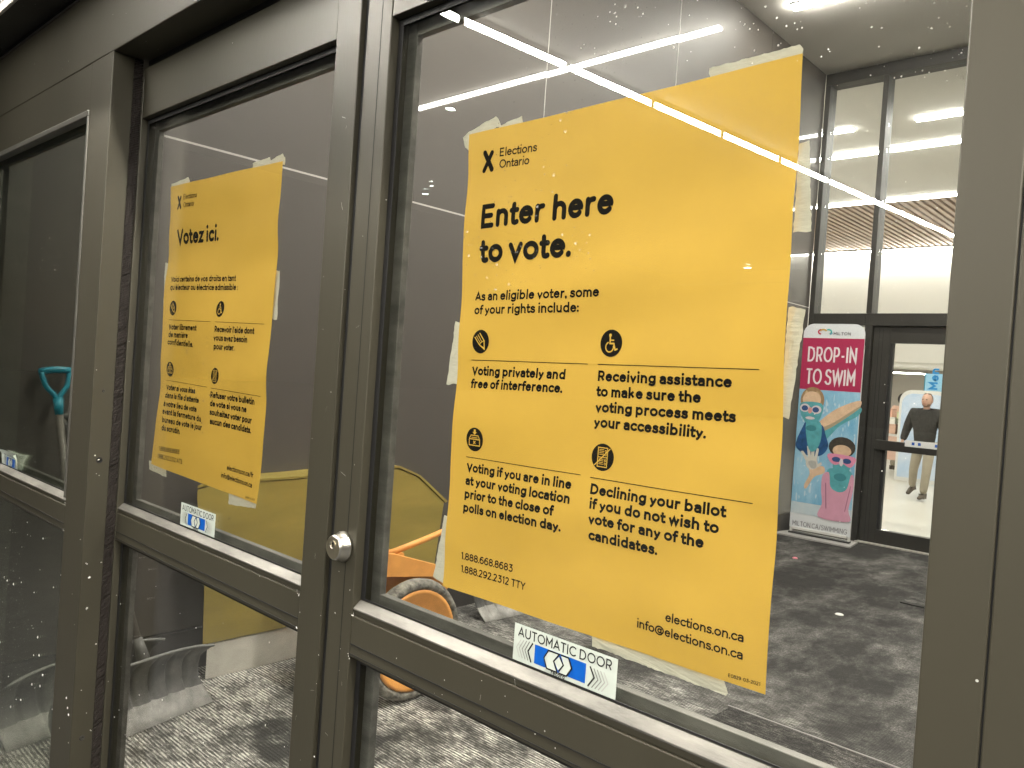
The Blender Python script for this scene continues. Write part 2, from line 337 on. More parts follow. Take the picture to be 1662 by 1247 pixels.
def put_stroke(mb, f, P, hw, layer, closed, cap, maxlen=.22):
    # P: 2-D skeleton in em units already scaled; builds one flat ribbon, mitred at its corners
    P = [P[0]] + [p for a, p in zip(P, P[1:]) if (p-a).length > 1e-6]
    F = [P[0]]
    for a, b_ in zip(P, P[1:] + ([P[0]] if closed else [])):   # short pieces, so that print follows the wavy paper
        m_ = max(1, math.ceil((b_-a).length/maxlen))
        F += [a.lerp(b_, i/m_) for i in range(1, m_+1)]
    P = F[:-1] if closed else F
    n = len(P)
    if not closed and cap:
        d0 = (P[0]-P[1]).normalized(); d1 = (P[-1]-P[-2]).normalized()
        if cap == 'sq': P[0] = P[0]+d0*hw; P[-1] = P[-1]+d1*hw
    Lp, Rp = [], []
    for i in range(n):
        a = P[(i-1) % n] if (closed or i > 0) else None; b = P[(i+1) % n] if (closed or i < n-1) else None
        t1 = (P[i]-a).normalized() if a is not None else (b-P[i]).normalized()
        t2 = (b-P[i]).normalized() if b is not None else t1
        n1 = Vector((-t1.y, t1.x)); n2 = Vector((-t2.y, t2.x)); mm_ = n1+n2
        if mm_.length < .2: mm_ = n1
        mm_.normalize(); s = hw / max(.30, mm_.dot(n1))
        Lp.append(P[i]+mm_*s); Rp.append(P[i]-mm_*s)
    for i in range(n if closed else n-1):
        j = (i+1) % n
        mb.poly([f(q.x, q.y, layer) for q in (Lp[i], Rp[i], Rp[j], Lp[j])])
    if cap == 'round' and not closed:
        for e, q in ((0, 1), (-1, -2)):
            c = P[e]; d = (P[e]-P[q]).normalized(); a0 = math.atan2(d.y, d.x)
            mb.poly([f(c.x+hw*math.cos(a0+t), c.y+hw*math.sin(a0+t), layer) for t in [math.pi*(-.5+i/8) for i in range(9)]])
def write(mb, f, text, wt, cap='sq', gap=.13, xs=1.0, x=0.0, size=1.0):
    """text as flat ribbons; f(u, v, layer) maps em units to the surface"""
    lay = 0
    for ch in text:
        if ch == ' ': x += SPACE*xs; continue
        gw, st = GL[ch]; x += BEAR.get(ch, 0)*xs
        k = 1-wt*.3
        for kind, P in st:
            lay = (lay+1) % 5
            if kind == 'd':
                c = Vector((x+(wt/2)*xs, wt/2+P[1]*(1-wt)+ (0 if P[1] < .5 else 0)))
                r = wt*.58
                mb.poly([f((c.x+r*xs*math.cos(a))*size, (c.y+r*math.sin(a))*size, lay) for a in [2*math.pi*i/12 for i in range(12)]]); continue
            Q = [Vector(((x + (wt/2 + p.x*k)*xs), wt/2+p.y*(1-wt))) for p in P]
            cp = {'o': cap, 'b': None if cap == 'sq' else cap, 'm': None if cap == 'sq' else cap, 'c': None, 'mc': None}[kind]
            put_stroke(mb, lambda u, v, l: f(u*size, v*size, l), Q, wt/2*(.5+.5*min(1, xs)), lay, kind in ('c', 'mc'), cp)
        x += (gw*k + wt + gap + BEAR.get(ch, 0))*xs
    return x

# poster layout: every line of print as (text, start, end, style), in metres on the door plane (x, z)
EN_TEXT = [
  ('Elections', (-0.7363, 1.7018), (-0.673, 1.7006), 'logo'),
  ('Ontario', (-0.7353, 1.6864), (-0.684, 1.6855), 'logo'),
  ('Enter here', (-0.7595, 1.6079), (-0.5459, 1.6103), 'head'),
  ('to vote.', (-0.759, 1.5626), (-0.6053, 1.5639), 'head'),
  ('As an eligible voter, some', (-0.7642, 1.5125), (-0.5563, 1.5153), 'sub'),
  ('of your rights include:', (-0.7642, 1.4947), (-0.5862, 1.4975), 'sub'),
  ('Voting privately and', (-0.7618, 1.4136), (-0.6004, 1.4166), 'body'),
  ('free of interference.', (-0.7619, 1.3963), (-0.6035, 1.4001), 'body'),
  ('Receiving assistance', (-0.5521, 1.4177), (-0.3829, 1.4205), 'body'),
  ('to make sure the', (-0.5522, 1.3999), (-0.4171, 1.4023), 'body'),
  ('voting process meets', (-0.5522, 1.3818), (-0.3773, 1.3856), 'body'),
  ('your accessibility.', (-0.5528, 1.3644), (-0.4088, 1.366), 'body'),
  ('Voting if you are in line', (-0.757, 1.2848), (-0.5781, 1.2876), 'body'),
  ('at your voting location', (-0.7578, 1.2669), (-0.5776, 1.2706), 'body'),
  ('prior to the close of', (-0.7583, 1.2489), (-0.6011, 1.2526), 'body'),
  ('polls on election day.', (-0.7591, 1.2306), (-0.5885, 1.2356), 'body'),
  ('Declining your ballot', (-0.5501, 1.2869), (-0.3792, 1.289), 'body'),
  ('if you do not wish to', (-0.549, 1.2702), (-0.3852, 1.2715), 'body'),
  ('vote for any of the', (-0.5485, 1.253), (-0.4004, 1.2536), 'body'),
  ('candidates.', (-0.5475, 1.2339), (-0.455, 1.2351), 'body'),
  ('1.888.668.8683', (-0.758, 1.1668), (-0.6639, 1.1697), 'phone'),
  ('1.888.292.2312 TTY', (-0.7576, 1.1493), (-0.6404, 1.1527), 'phone'),
  ('elections.on.ca', (-0.4381, 1.1685), (-0.3491, 1.1709), 'mail'),
  ('info@elections.on.ca', (-0.4741, 1.152), (-0.3489, 1.1534), 'mail'),
  ('E0829  03-2021', (-0.3637, 1.1318), (-0.3298, 1.1333), 'code'),
]
FR_TEXT = [
  ('Elections', (-1.6636, 1.736), (-1.6002, 1.7346), 'logo'),
  ('Ontario', (-1.6612, 1.7194), (-1.6115, 1.7181), 'logo'),
  ('Votez ici.', (-1.6841, 1.642), (-1.5015, 1.6393), 'head'),
  ('Voici certains de vos droits en tant', (-1.6972, 1.5633), (-1.4208, 1.5579), 'sub'),
  ("qu'électeur ou électrice admissible :", (-1.698, 1.5461), (-1.4097, 1.5402), 'sub'),
  ('Voter librement', (-1.6947, 1.4616), (-1.5609, 1.4606), 'body'),
  ('de manière', (-1.6944, 1.4453), (-1.6, 1.4448), 'body'),
  ('confidentielle.', (-1.6958, 1.4296), (-1.5725, 1.4267), 'body'),
  ("Recevoir l'aide dont", (-1.4855, 1.4594), (-1.3351, 1.458), 'body'),
  ('vous avez besoin', (-1.4881, 1.4427), (-1.3571, 1.4415), 'body'),
  ('pour voter.', (-1.4875, 1.4255), (-1.4059, 1.425), 'body'),
  ('Voter si vous êtes', (-1.6928, 1.3327), (-1.5553, 1.3333), 'body'),
  ("dans la file d'attente", (-1.6937, 1.3159), (-1.5348, 1.3158), 'body'),
  ('à votre lieu de vote', (-1.6943, 1.2977), (-1.5432, 1.2971), 'body'),
  ('avant la fermeture du', (-1.6953, 1.2813), (-1.5239, 1.2791), 'body'),
  ('bureau de vote le jour', (-1.6951, 1.2631), (-1.5194, 1.2624), 'body'),
  ('du scrutin.', (-1.6959, 1.2457), (-1.6127, 1.2455), 'body'),
  ('Refuser votre bulletin', (-1.4889, 1.3307), (-1.3187, 1.3296), 'body'),
  ('de vote si vous ne', (-1.4887, 1.314), (-1.3482, 1.3129), 'body'),
  ('souhaitez voter pour', (-1.4882, 1.2969), (-1.3256, 1.2942), 'body'),
  ('aucun des candidats.', (-1.4867, 1.2789), (-1.3249, 1.2766), 'body'),
  ('1.888.668.8683', (-1.702, 1.2016), (-1.6068, 1.2046), 'phone'),
  ('1.888.292.2312 ATS', (-1.7076, 1.185), (-1.5894, 1.1865), 'phone'),
  ('elections.on.ca/fr', (-1.4046, 1.1995), (-1.3075, 1.198), 'mail'),
  ('info@elections.on.ca', (-1.424, 1.1828), (-1.3099, 1.1793), 'mail'),
  ('E0829  03-2021', (-1.3306, 1.158), (-1.2958, 1.1582), 'code'),
]
EN_RULES = [((-0.7643, 1.4337), (-0.5683, 1.4367)), ((-0.5536, 1.437), (-0.3542, 1.4403)), ((-0.7593, 1.3042), (-0.5664, 1.3065)), ((-0.5522, 1.3057), (-0.3514, 1.3079))]
FR_RULES = [((-1.6966, 1.4827), (-1.5036, 1.4795)), ((-1.4865, 1.4796), (-1.3033, 1.4768)), ((-1.6946, 1.3532), (-1.5051, 1.3504)), ((-1.4887, 1.3496), (-1.298, 1.3465))]
EN_ICONS = [(-0.748, 1.4587), (-0.5365, 1.4619), (-0.7446, 1.3289), (-0.5372, 1.3308), (-0.7559, 1.6984)]
FR_ICONS = [(-1.6801, 1.5076), (-1.472, 1.5048), (-1.6791, 1.3776), (-1.475, 1.374), (-1.6826, 1.732)]
EN_TAPE = {'a': [(-0.8141, 1.7395), (-0.7989, 1.7464), (-0.753, 1.7587), (-0.7455, 1.751), (-0.7426, 1.7448), (-0.7967, 1.7369), (-0.7974, 1.7194), (-0.809, 1.7252)], 'b': [(-0.7471, 1.7439), (-0.7059, 1.7515), (-0.7015, 1.7389), (-0.7418, 1.7366)], 'c': [(-0.4377, 1.7562), (-0.3402, 1.7588), (-0.3361, 1.7537), (-0.3366, 1.7443), (-0.4359, 1.7429)], 'd': [(-0.3333, 1.6612), (-0.3232, 1.6627), (-0.3147, 1.5751), (-0.3322, 1.575)], 'e': [(-0.3316, 1.5026), (-0.3144, 1.4999), (-0.3232, 1.394), (-0.3321, 1.3967)], 'f': [(-0.8035, 1.4857), (-0.792, 1.4824), (-0.7887, 1.4002), (-0.8134, 1.3979)], 'g': [(-0.7989, 1.2183), (-0.7888, 1.2183), (-0.7879, 1.1231), (-0.8134, 1.1299)], 'h': [(-0.5371, 1.1259), (-0.535, 1.1126), (-0.3664, 1.1108), (-0.3648, 1.1135), (-0.3714, 1.1263)]}
FR_TAPE = {'a': [(-1.7381, 1.769), (-1.7364, 1.7781), (-1.6572, 1.7835), (-1.6466, 1.7694)], 'b': [(-1.3913, 1.7661), (-1.3914, 1.7791), (-1.3313, 1.7822), (-1.3227, 1.7654)], 'c': [(-1.3319, 1.7699), (-1.327, 1.7755), (-1.2883, 1.783), (-1.2789, 1.7751), (-1.2783, 1.7619)], 'd': [(-1.7447, 1.6075), (-1.7232, 1.6039), (-1.7262, 1.4987), (-1.7387, 1.4997)], 'e': [(-1.284, 1.5736), (-1.2693, 1.5724), (-1.2689, 1.4858), (-1.2878, 1.4866)], 'f': [(-1.7629, 1.1719), (-1.731, 1.173), (-1.6748, 1.1644), (-1.6735, 1.1475), (-1.761, 1.1528)], 'g': [(-1.4019, 1.1566), (-1.2969, 1.1572), (-1.2993, 1.1434), (-1.399, 1.1352)]}
EN_L = [(-0.7961, 1.7396), (-0.7926, 1.6556), (-0.793, 1.5682), (-0.7918, 1.4743), (-0.7894, 1.3875), (-0.7882, 1.27), (-0.7892, 1.1899), (-0.7892, 1.1234)]
EN_R = [(-0.3335, 1.7465), (-0.3323, 1.6907), (-0.332, 1.6132), (-0.3307, 1.5425), (-0.3294, 1.4499), (-0.3267, 1.3596), (-0.3249, 1.2634), (-0.3247, 1.2241), (-0.3244, 1.1266)]
FR_L = [(-1.7307, 1.7704), (-1.724, 1.6409), (-1.726, 1.5078), (-1.725, 1.4172), (-1.7203, 1.2933), (-1.7311, 1.2268), (-1.7413, 1.1677)]
FR_R = [(-1.2755, 1.7665), (-1.2757, 1.615), (-1.2812, 1.4398), (-1.2784, 1.2882), (-1.2825, 1.2193), (-1.2885, 1.1537)]

# ------------------------------------------------------------------ ground, outside canopy and its lights
q = MB(); q.box((-40, -40, -.12), (40, -.06, -.01)); tag(q.build('parking_ground', mat('night_asphalt', (.05,.05,.05), .85, var=.2, vscale=6)), kind='structure')
q = MB(); q.box((-6.5, -9.5, 3.06), (5, -.10, 3.16)); tag(q.build('canopy_soffit', mat('canopy_soffit_paint', (.035,.035,.033), .8, var=.05)), kind='structure')
box('soffit_front_edge', (-6.6, -9.62, 2.9), (5.1, -9.5, 3.3), dark_void)['kind'] = 'structure'
canopy_lamp = lamp('canopy_light_tube', (1, .95, .86), 230)
y = -.35; i = 0
ORD = 'nearest second third fourth fifth sixth seventh eighth ninth tenth eleventh twelfth thirteenth fourteenth'.split()
while y > -9.0:
    x0 = -2.905 + .1003*(-y); x1 = x0 + .1003*.645
    t = thing('canopy_light', 'slim white light bar in the row reflected in the right door glass, bar number %d away from the door' % (i+1), 'light', (x0, y, 3.0), 'row of canopy light bars outside')
    t['label'] = '%s slim light bar from the doors in the long canopy row that the glass mirrors' % ORD[i]
    q = MB(); d = Vector((x1-x0, -.645, 0)).normalized(); nn = Vector((d.y, -d.x, 0))*.0027
    a, b = Vector((x0, y, 3.0)), Vector((x1, y-.645, 3.0))
    q.prism([a-nn, a+nn, a+nn+Vector((0,0,.03)), a-nn+Vector((0,0,.03))], b-a); q.build('tube', canopy_lamp, t)
    q = MB(); q.prism([a-nn*1.15+Vector((0,0,.031)), a+nn*1.15+Vector((0,0,.031)), a+nn*1.15+Vector((0,0,.059)), a-nn*1.15+Vector((0,0,.059))], b-a); q.build('housing', dark_metal, t)
    y -= .69; i += 1
fill_lamp = lamp('added_fill_tube', (1, .95, .86), 75)  # fill bars added out of view to light the doors from the front
for yy in (-1.3, -3.1, -4.9, -6.7):
    t = thing('added_fill_light', ORD[int((-yy-1.3)/1.8+.1)] + ' added unseen fill light bar from the doors, behind the photographer', 'light', (1.35, yy, 3.0), 'added fill light bars behind the photographer')
    box('diffuser', (1.25, yy-.75, 3.0), (1.45, yy+.75, 3.03), fill_lamp, t, 0); box('housing', (1.23, yy-.77, 3.031), (1.47, yy+.77, 3.059), dark_metal, t, 0)
door_lamp = lamp('door_light_tube', (1, .94, .83), 170)
t = thing('door_light', 'long canopy light bar right above the sliding doors, out of the frame', 'light', (-1.4, -.40, 3.0))
box('tube', (-4.6, -.415, 3.0), (2.4, -.385, 3.03), door_lamp, t, 0); box('housing', (-4.62, -.425, 3.031), (2.42, -.375, 3.059), dark_metal, t, 0)
spot_m = lamp('distant_lamp_glow', (.85, 1, .9), 45)
for (x, yy, z, r, lb) in ((-3.704, -2.532, 3.02, .03, 'round greenish canopy downlight reflected at the top left of the right door'), (-5.679, -4.032, 3.02, .03, 'small round downlight reflected left of the English poster'), (-5.376, -3.843, 3.02, .02, 'tiny downlight reflected just above another left of the English poster'), (-4.921, -8.96, 3.02, .05, 'small round downlight reflected over the blank part of the English poster')):
    t = thing('downlight', lb, 'light', (x, yy, z))
    q = MB(); q.lathe((x, yy, z), (0,0,1), [(0,0),(r,0),(r,.035),(0,.035)], 16); q.build('lens', spot_m, t)
    q = MB(); q.lathe((x, yy, z+.002), (0,0,1), [(r*1.05,-.006),(r*1.3,-.006),(r*1.3,.03),(r*1.05,.03)], 16, True); q.build('trim_ring', dark_metal, t)

# ------------------------------------------------------------------ vestibule shell
WX, YB, CZ = -3.385, 7.45, 4.72
vest_floor = MB(); vest_floor.poly([(WX, -.06, 0), (1.6, -.06, 0), (1.6, YB-.1, 0), (WX, YB-.1, 0)])
tag(vest_floor.build('vestibule_floor', carpet('ribbed_entrance_carpet', (.042,.040,.037), (.85,.82,.76), .8, zone=True)), kind='structure')
# left wall: glossy panels with open joints
lw = bpy.data.objects.new('left_wall', None); C.objects.link(lw); lw['kind'] = 'structure'
ys = [.03, 3.04, 4.54, 6.10, YB-.10]; zs = [.184, 2.31, CZ]
random.seed(3)
for i in range(len(ys)-1):
    for j in range(2):
        q = MB(); g = .004; ny, nz = 10, 4
        y0, y1, z0, z1 = ys[i]+g, ys[i+1]-g, zs[j]+g, zs[j+1]-g
        tilt = random.uniform(-.0012, .0012); bow = random.uniform(.0006, .0016)
        def PX(a, b): return WX + (a-.5)*(y1-y0)*tilt + bow*math.sin(math.pi*a) 
        P = [[(PX(a/ny, b/nz), y0+(y1-y0)*a/ny, z0+(z1-z0)*b/nz) for b in range(nz+1)] for a in range(ny+1)]
        n = 0
        for a in range(ny):
            for b in range(nz): q.poly([P[a][b], P[a+1][b], P[a+1][b+1], P[a][b+1]])
        bm = bmesh.new(); me = bpy.data.meshes.new('wall_panel'); me.from_pydata(q.v, [], q.f); bm.from_mesh(me)
        bmesh.ops.remove_doubles(bm, verts=bm.verts, dist=1e-5); bm.to_mesh(me); bm.free(); me.materials.append(wall_m)
        o = link('wall_panel', me, lw, True)
box('wall_base', (WX-.03, .03, 0), (WX+.004, YB-.1, .180), base_m, lw)
box('wall_backing', (WX-.09, 0, 0), (WX-.03, YB-.1, CZ), black, lw, bevel=0)
box('joint_strip', (WX-.028, .05, 2.3055), (WX+.0015, YB-.12, 2.3145), seam_m, lw, bevel=0)
for yy in (3.04, 4.54): box('joint_strip', (WX-.028, yy-.0025, 2.32), (WX+.0012, yy+.0025, CZ-.01), seam_m, lw, bevel=0)
tag(box('right_wall', (1.6, -.06, 0), (1.7, YB, CZ), mat('grey_side_wall', (.22,.21,.20), .8)), kind='structure')
tag(box('front_wall', (-3.47, .051, 2.30), (1.7, .12, CZ), mat('inner_front_wall', (.20,.19,.18), .8)), kind='structure')
tag(box('outer_wall', (-8, .0, 0), (-3.5, .12, 3.4), mat('outer_wall_cladding', (.09,.085,.08), .7, var=.1)), kind='structure')
tag(box('vestibule_ceiling', (WX-.1, .03, CZ), (1.7, YB+.1, CZ+.1), ceil_m, bevel=0), kind='structure')
# end post seen through the side panel
tag(box('wall_end_post', (WX+.002, .10, 0), (WX+.085, .175, CZ-.01), bronze_trim), 'narrow grey metal post at the near end of the glossy left wall', 'post')

vest_lamp = lamp('interior_light_tube', (1, .95, .88), 105)
near_lamp = lamp('near_vestibule_tube', (1, .95, .88), 230)
def linear_light(x0, x1, y, z, wd, mt, label, group=None):
    t = thing('linear_light', label, 'light', ((x0+x1)/2, y, z), group)
    box('diffuser', (x0, y-wd/2, z-.035), (x1, y+wd/2, z-.012), mt, t, bevel=0)
    box('housing', (x0-.01, y-wd/2-.008, z-.0118), (x1+.01, y+wd/2+.008, z-.0005), dark_metal, t, bevel=0)
    return t
linear_light(-3.04, 1.2, 5.74, CZ, .075, vest_lamp, 'long thin ceiling light across the vestibule, mirrored in the glossy left wall')
linear_light(-2.9, 1.2, 1.9, CZ, .075, near_lamp, 'long thin vestibule ceiling light nearest the sliding doors')

# ------------------------------------------------------------------ storefront
hd = thing('door_header', 'dark bronze header box above the sliding doors', 'door frame', (-1.2, -.06, 2.057))
box('header_beam', (-3.5, -.085, 2.057), (1.7, .05, 2.232), bronze, hd, .002)
box('cover_box', (-3.5, -.168, 2.246), (1.7, .05, 2.52), dark_metal, hd, .002)
box('cover_seam', (-3.5, -.083, 2.2325), (1.7, .04, 2.2455), black, hd, 0)
box('cover_lip', (-3.5, -.176, 2.240), (1.7, -.1685, 2.262), mat('painted_lip_highlight', (.55,.53,.48), .4), hd, .001)  # pale colour paints in the bright line of light along the lip
box('seam_highlight', (-3.5, -.0875, 2.2265), (1.7, -.0852, 2.2315), bronze_trim, hd, 0)
box('track_guide', (-1.835, -.012, 2.046), (-.172, .03, 2.0565), rubber, hd, 0)

def frame_rect(q, x0, x1, z0, z1, t, y0, y1, tb=None):
    q.box((x0, y0, z0), (x0+t, y1, z1)); q.box((x1-t, y0, z0), (x1, y1, z1)); q.box((x0+t, y0, z0), (x1-t, y1, z0+(tb or t))); q.box((x0+t, y0, z1-t), (x1-t, y1, z1))
def leaf(name, label, cat, x0, x1, yf, yb, z0, zt, sw, rails, gy, sill_salt=True, st=None, group=None):
    """aluminium leaf: stiles, rails, beads, gaskets and double panes. rails = (bottom top z, mid lo, mid hi, top lo)"""
    t = thing(name, label, cat, ((x0+x1)/2, (yf+yb)/2, z0), group)
    zb, m0, m1, zt0 = rails
    sl, sr = sw
    box('stile', (x0, yf, z0), (x0+sl, yb, zt), bronze, t, .0015); box('stile', (x1-sr, yf, z0), (x1, yb, zt), bronze, t, .0015)
    xi0, xi1 = x0+sl, x1-sr
    box('bottom_rail', (xi0+.0005, yf+.0008, z0), (xi1-.0005, yb, zb), bronze, t, .0012)
    q = MB(); q.box((xi0+.0005, yf+.0008, m0), (xi1-.0005, yb, m1-.016)); q.box((xi0+.0005, yf+.0032, m1-.0155), (xi1-.0005, yb, m1-.007)); o = q.build('middle_rail', bronze, t, bevel=.0012)
    q = MB(); q.box((xi0+.001, yf-.0004, m0+.019), (xi1-.001, yf+.0004, m0+.0205)); q.box((xi0+.001, yf-.0002, m0+.004), (xi1-.001, yf+.0006, m0+.0052)); q.build('rail_groove', rubber, o)
    box('top_rail', (xi0+.0005, yf+.0008, zt0), (xi1-.0005, yb, zt), bronze, t, .0012)
    # sloped sill bead under the upper glass, flat beads elsewhere
    q = MB(); q.prism([(xi0+.001, yf+.0012, m1-.0068), (xi0+.001, gy-.0045, m1-.0068), (xi0+.001, gy-.0045, m1+.006), (xi0+.001, yf+.0012, m1-.0045)], (xi1-xi0-.002, 0, 0)); q.build('sill_bead', bronze_sill, t, bevel=.0006)
    q = MB()
    for (a, b) in ((zb, m0), (m1+.0062, zt0)):
        frame_rect(q, xi0+.0006, xi1-.0006, a+.0004, b-.0004, .010, gy-.0042, gy-.0032, .0022)
    q.build('gasket', rubber, t)
    q = MB()
    for (a, b) in ((zb, m0), (m1-.006, zt0)):
        frame_rect(q, xi0+.0012, xi1-.0012, a+.0008, b-.0008, .021, gy+.0135, gy+.0255)
    q.build('inner_bead', bronze_sill if sill_salt else bronze_trim, t, bevel=.001)
    for k, (a, b) in enumerate(((zb+.001, m0-.001), (m1-.002, zt0-.001))):
        for s, (dy, tilt) in enumerate(((0, 0), (.0048, .0005))):
            q = MB(); h = .0012; zc = (a+b)/2; xc = (xi0+xi1)/2
            P = lambda x, yy, z: (x, gy+dy+yy+(z-zc)*tilt*.5+(x-xc)*tilt*.6, z)
            X0, X1 = xi0+.002, xi1-.002
            q.v = [P(X0,-h,a),P(X1,-h,a),P(X1,h,a),P(X0,h,a),P(X0,-h,b),P(X1,-h,b),P(X1,h,b),P(X0,h,b)]
            q.f = [(0,3,2,1),(4,5,6,7),(0,1,5,4),(1,2,6,5),(2,3,7,6),(3,0,4,7)]; q.mi = [0]*6
            q.build('glass_pane', (tinted_glass if name == 'side_panel' else door_glass) if s == 0 else inner_glass, t)
    return t
RL = (.16, .985, 1.062, 1.928)
ld = leaf('sliding_door', 'left sliding door leaf holding the French poster, dark bronze frame', 'door', -1.90, -1.026, -.02, .025, .012, 2.038, (.062, .063), RL, -.0015)
rd = leaf('sliding_door', 'right sliding door leaf holding the big English poster, with a round key lock', 'door', -1.008, -.095, -.02, .025, .012, 2.038, (.059, .062), RL, -.0015)
sp = leaf('side_panel', 'fixed glazed side panel at the far left with a curled door decal', 'glazed panel', -2.95, -1.841, -.085, -.04, 0.0, 2.0565, (.12, .124), (.16, .985, 1.062, 1.951), -.0645)
box('glazing_stop', (-2.829, -.0875, 1.9365), (-1.9655, -.0655, 1.9505), bronze_trim, sp, .002); box('glazing_stop', (-1.9745, -.0872, 1.0635), (-1.9655, -.0655, 1.936), bronze_trim, sp, .002)
# right hand jamb: stile of the other side panel with a seam
jb = thing('side_panel_jamb', 'wide plain bronze jamb along the right edge, with one vertical seam', 'door frame', (0, -.06, 0))
box('stile', (-.1665, -.085, 0), (-.1245, -.04, 2.0565), bronze, jb, .0015); box('jamb_cover', (-.1232, -.0848, 0), (.42, -.02, 2.0565), bronze, jb, .0015)
box('seam', (-.1245, -.0825, 0), (-.1232, -.04, 2.05), rubber, jb, 0)
box('stile_groove', (-.9726, -.0205, .02), (-.9718, -.0197, 2.03), rubber, rd, 0)
# rubber edges and brushes
box('edge_seal', (-1.0262, -.012, .02), (-1.0165, .02, 2.03), rubber, ld, .002); box('edge_seal', (-1.0155, -.012, .02), (-1.0078, .02, 2.03), rubber, rd, .002)
q = MB(); random.seed(5); z = .01
while z < 2.05:
    dz = random.uniform(.0035, .0075); x = -1.8408 - random.uniform(0, .004); q.prism([(x-.03, -.0395, z), (x+random.uniform(-.001,.0015), -.0395, z+.001), (x+random.uniform(-.001,.0015), -.0205, z+.012), (x-.03, -.0205, z+.011)], (0, 0, dz*.8)); z += dz
q.build('brush_seal', brush_m, sp, bevel=0)
box('brush_carrier', (-1.88, -.0398, 0), (-1.851, -.0212, 2.056), rubber, sp, 0)
# lock cylinder
lk = MB(); lk.lathe((-.979, -.0205, 1.143), (0,-1,0), [(.0, 0), (.0225, 0), (.0225, .004), (.0205, .0065), (.0188, .0155), (.0178, .0185), (.0165, .0195)], 40)
lo = lk.build('lock_cylinder', steel, rd, smooth=False)
for p in lo.data.polygons: p.use_smooth = True
q = MB(); q.lathe((-.979, -.0400, 1.143), (0,-1,0), [(0, .0003), (.0165, .0003), (.0165, -.003)], 40); q.build('lock_face', brass, lo)
q = MB(); q.lathe((-.979, -.0403, 1.1475), (0,-1,0), [(.0062, .0), (.0066, .0013), (.0056, .0016), (.0052, .0)], 28, True); q.build('key_plug', steel, lo)
q = MB(); q.box((-.9798, -.0408, 1.1435), (-.9782, -.0404, 1.1515)); q.box((-.9810, -.0409, 1.1485), (-.9770, -.0405, 1.1500)); q.build('keyway', black, lo)
for (z, r, hole) in ((1.165, .0062, True), (.548, .0055, False), (1.318, .003, False)):
    q = MB(); q.lathe((-1.8412, -.062, z), (1,0,0), [(0, .0002), (r*.7, .0002 if hole else .0015), (r, .0008), (r*1.12, .0)], 20)
    q.build('screw_plug', black if hole else dark_metal, sp)
for (x, z) in ((-1.0, .62), (-1.055, .9), (-.99, .80), (-1.06, 1.62)):
    pass

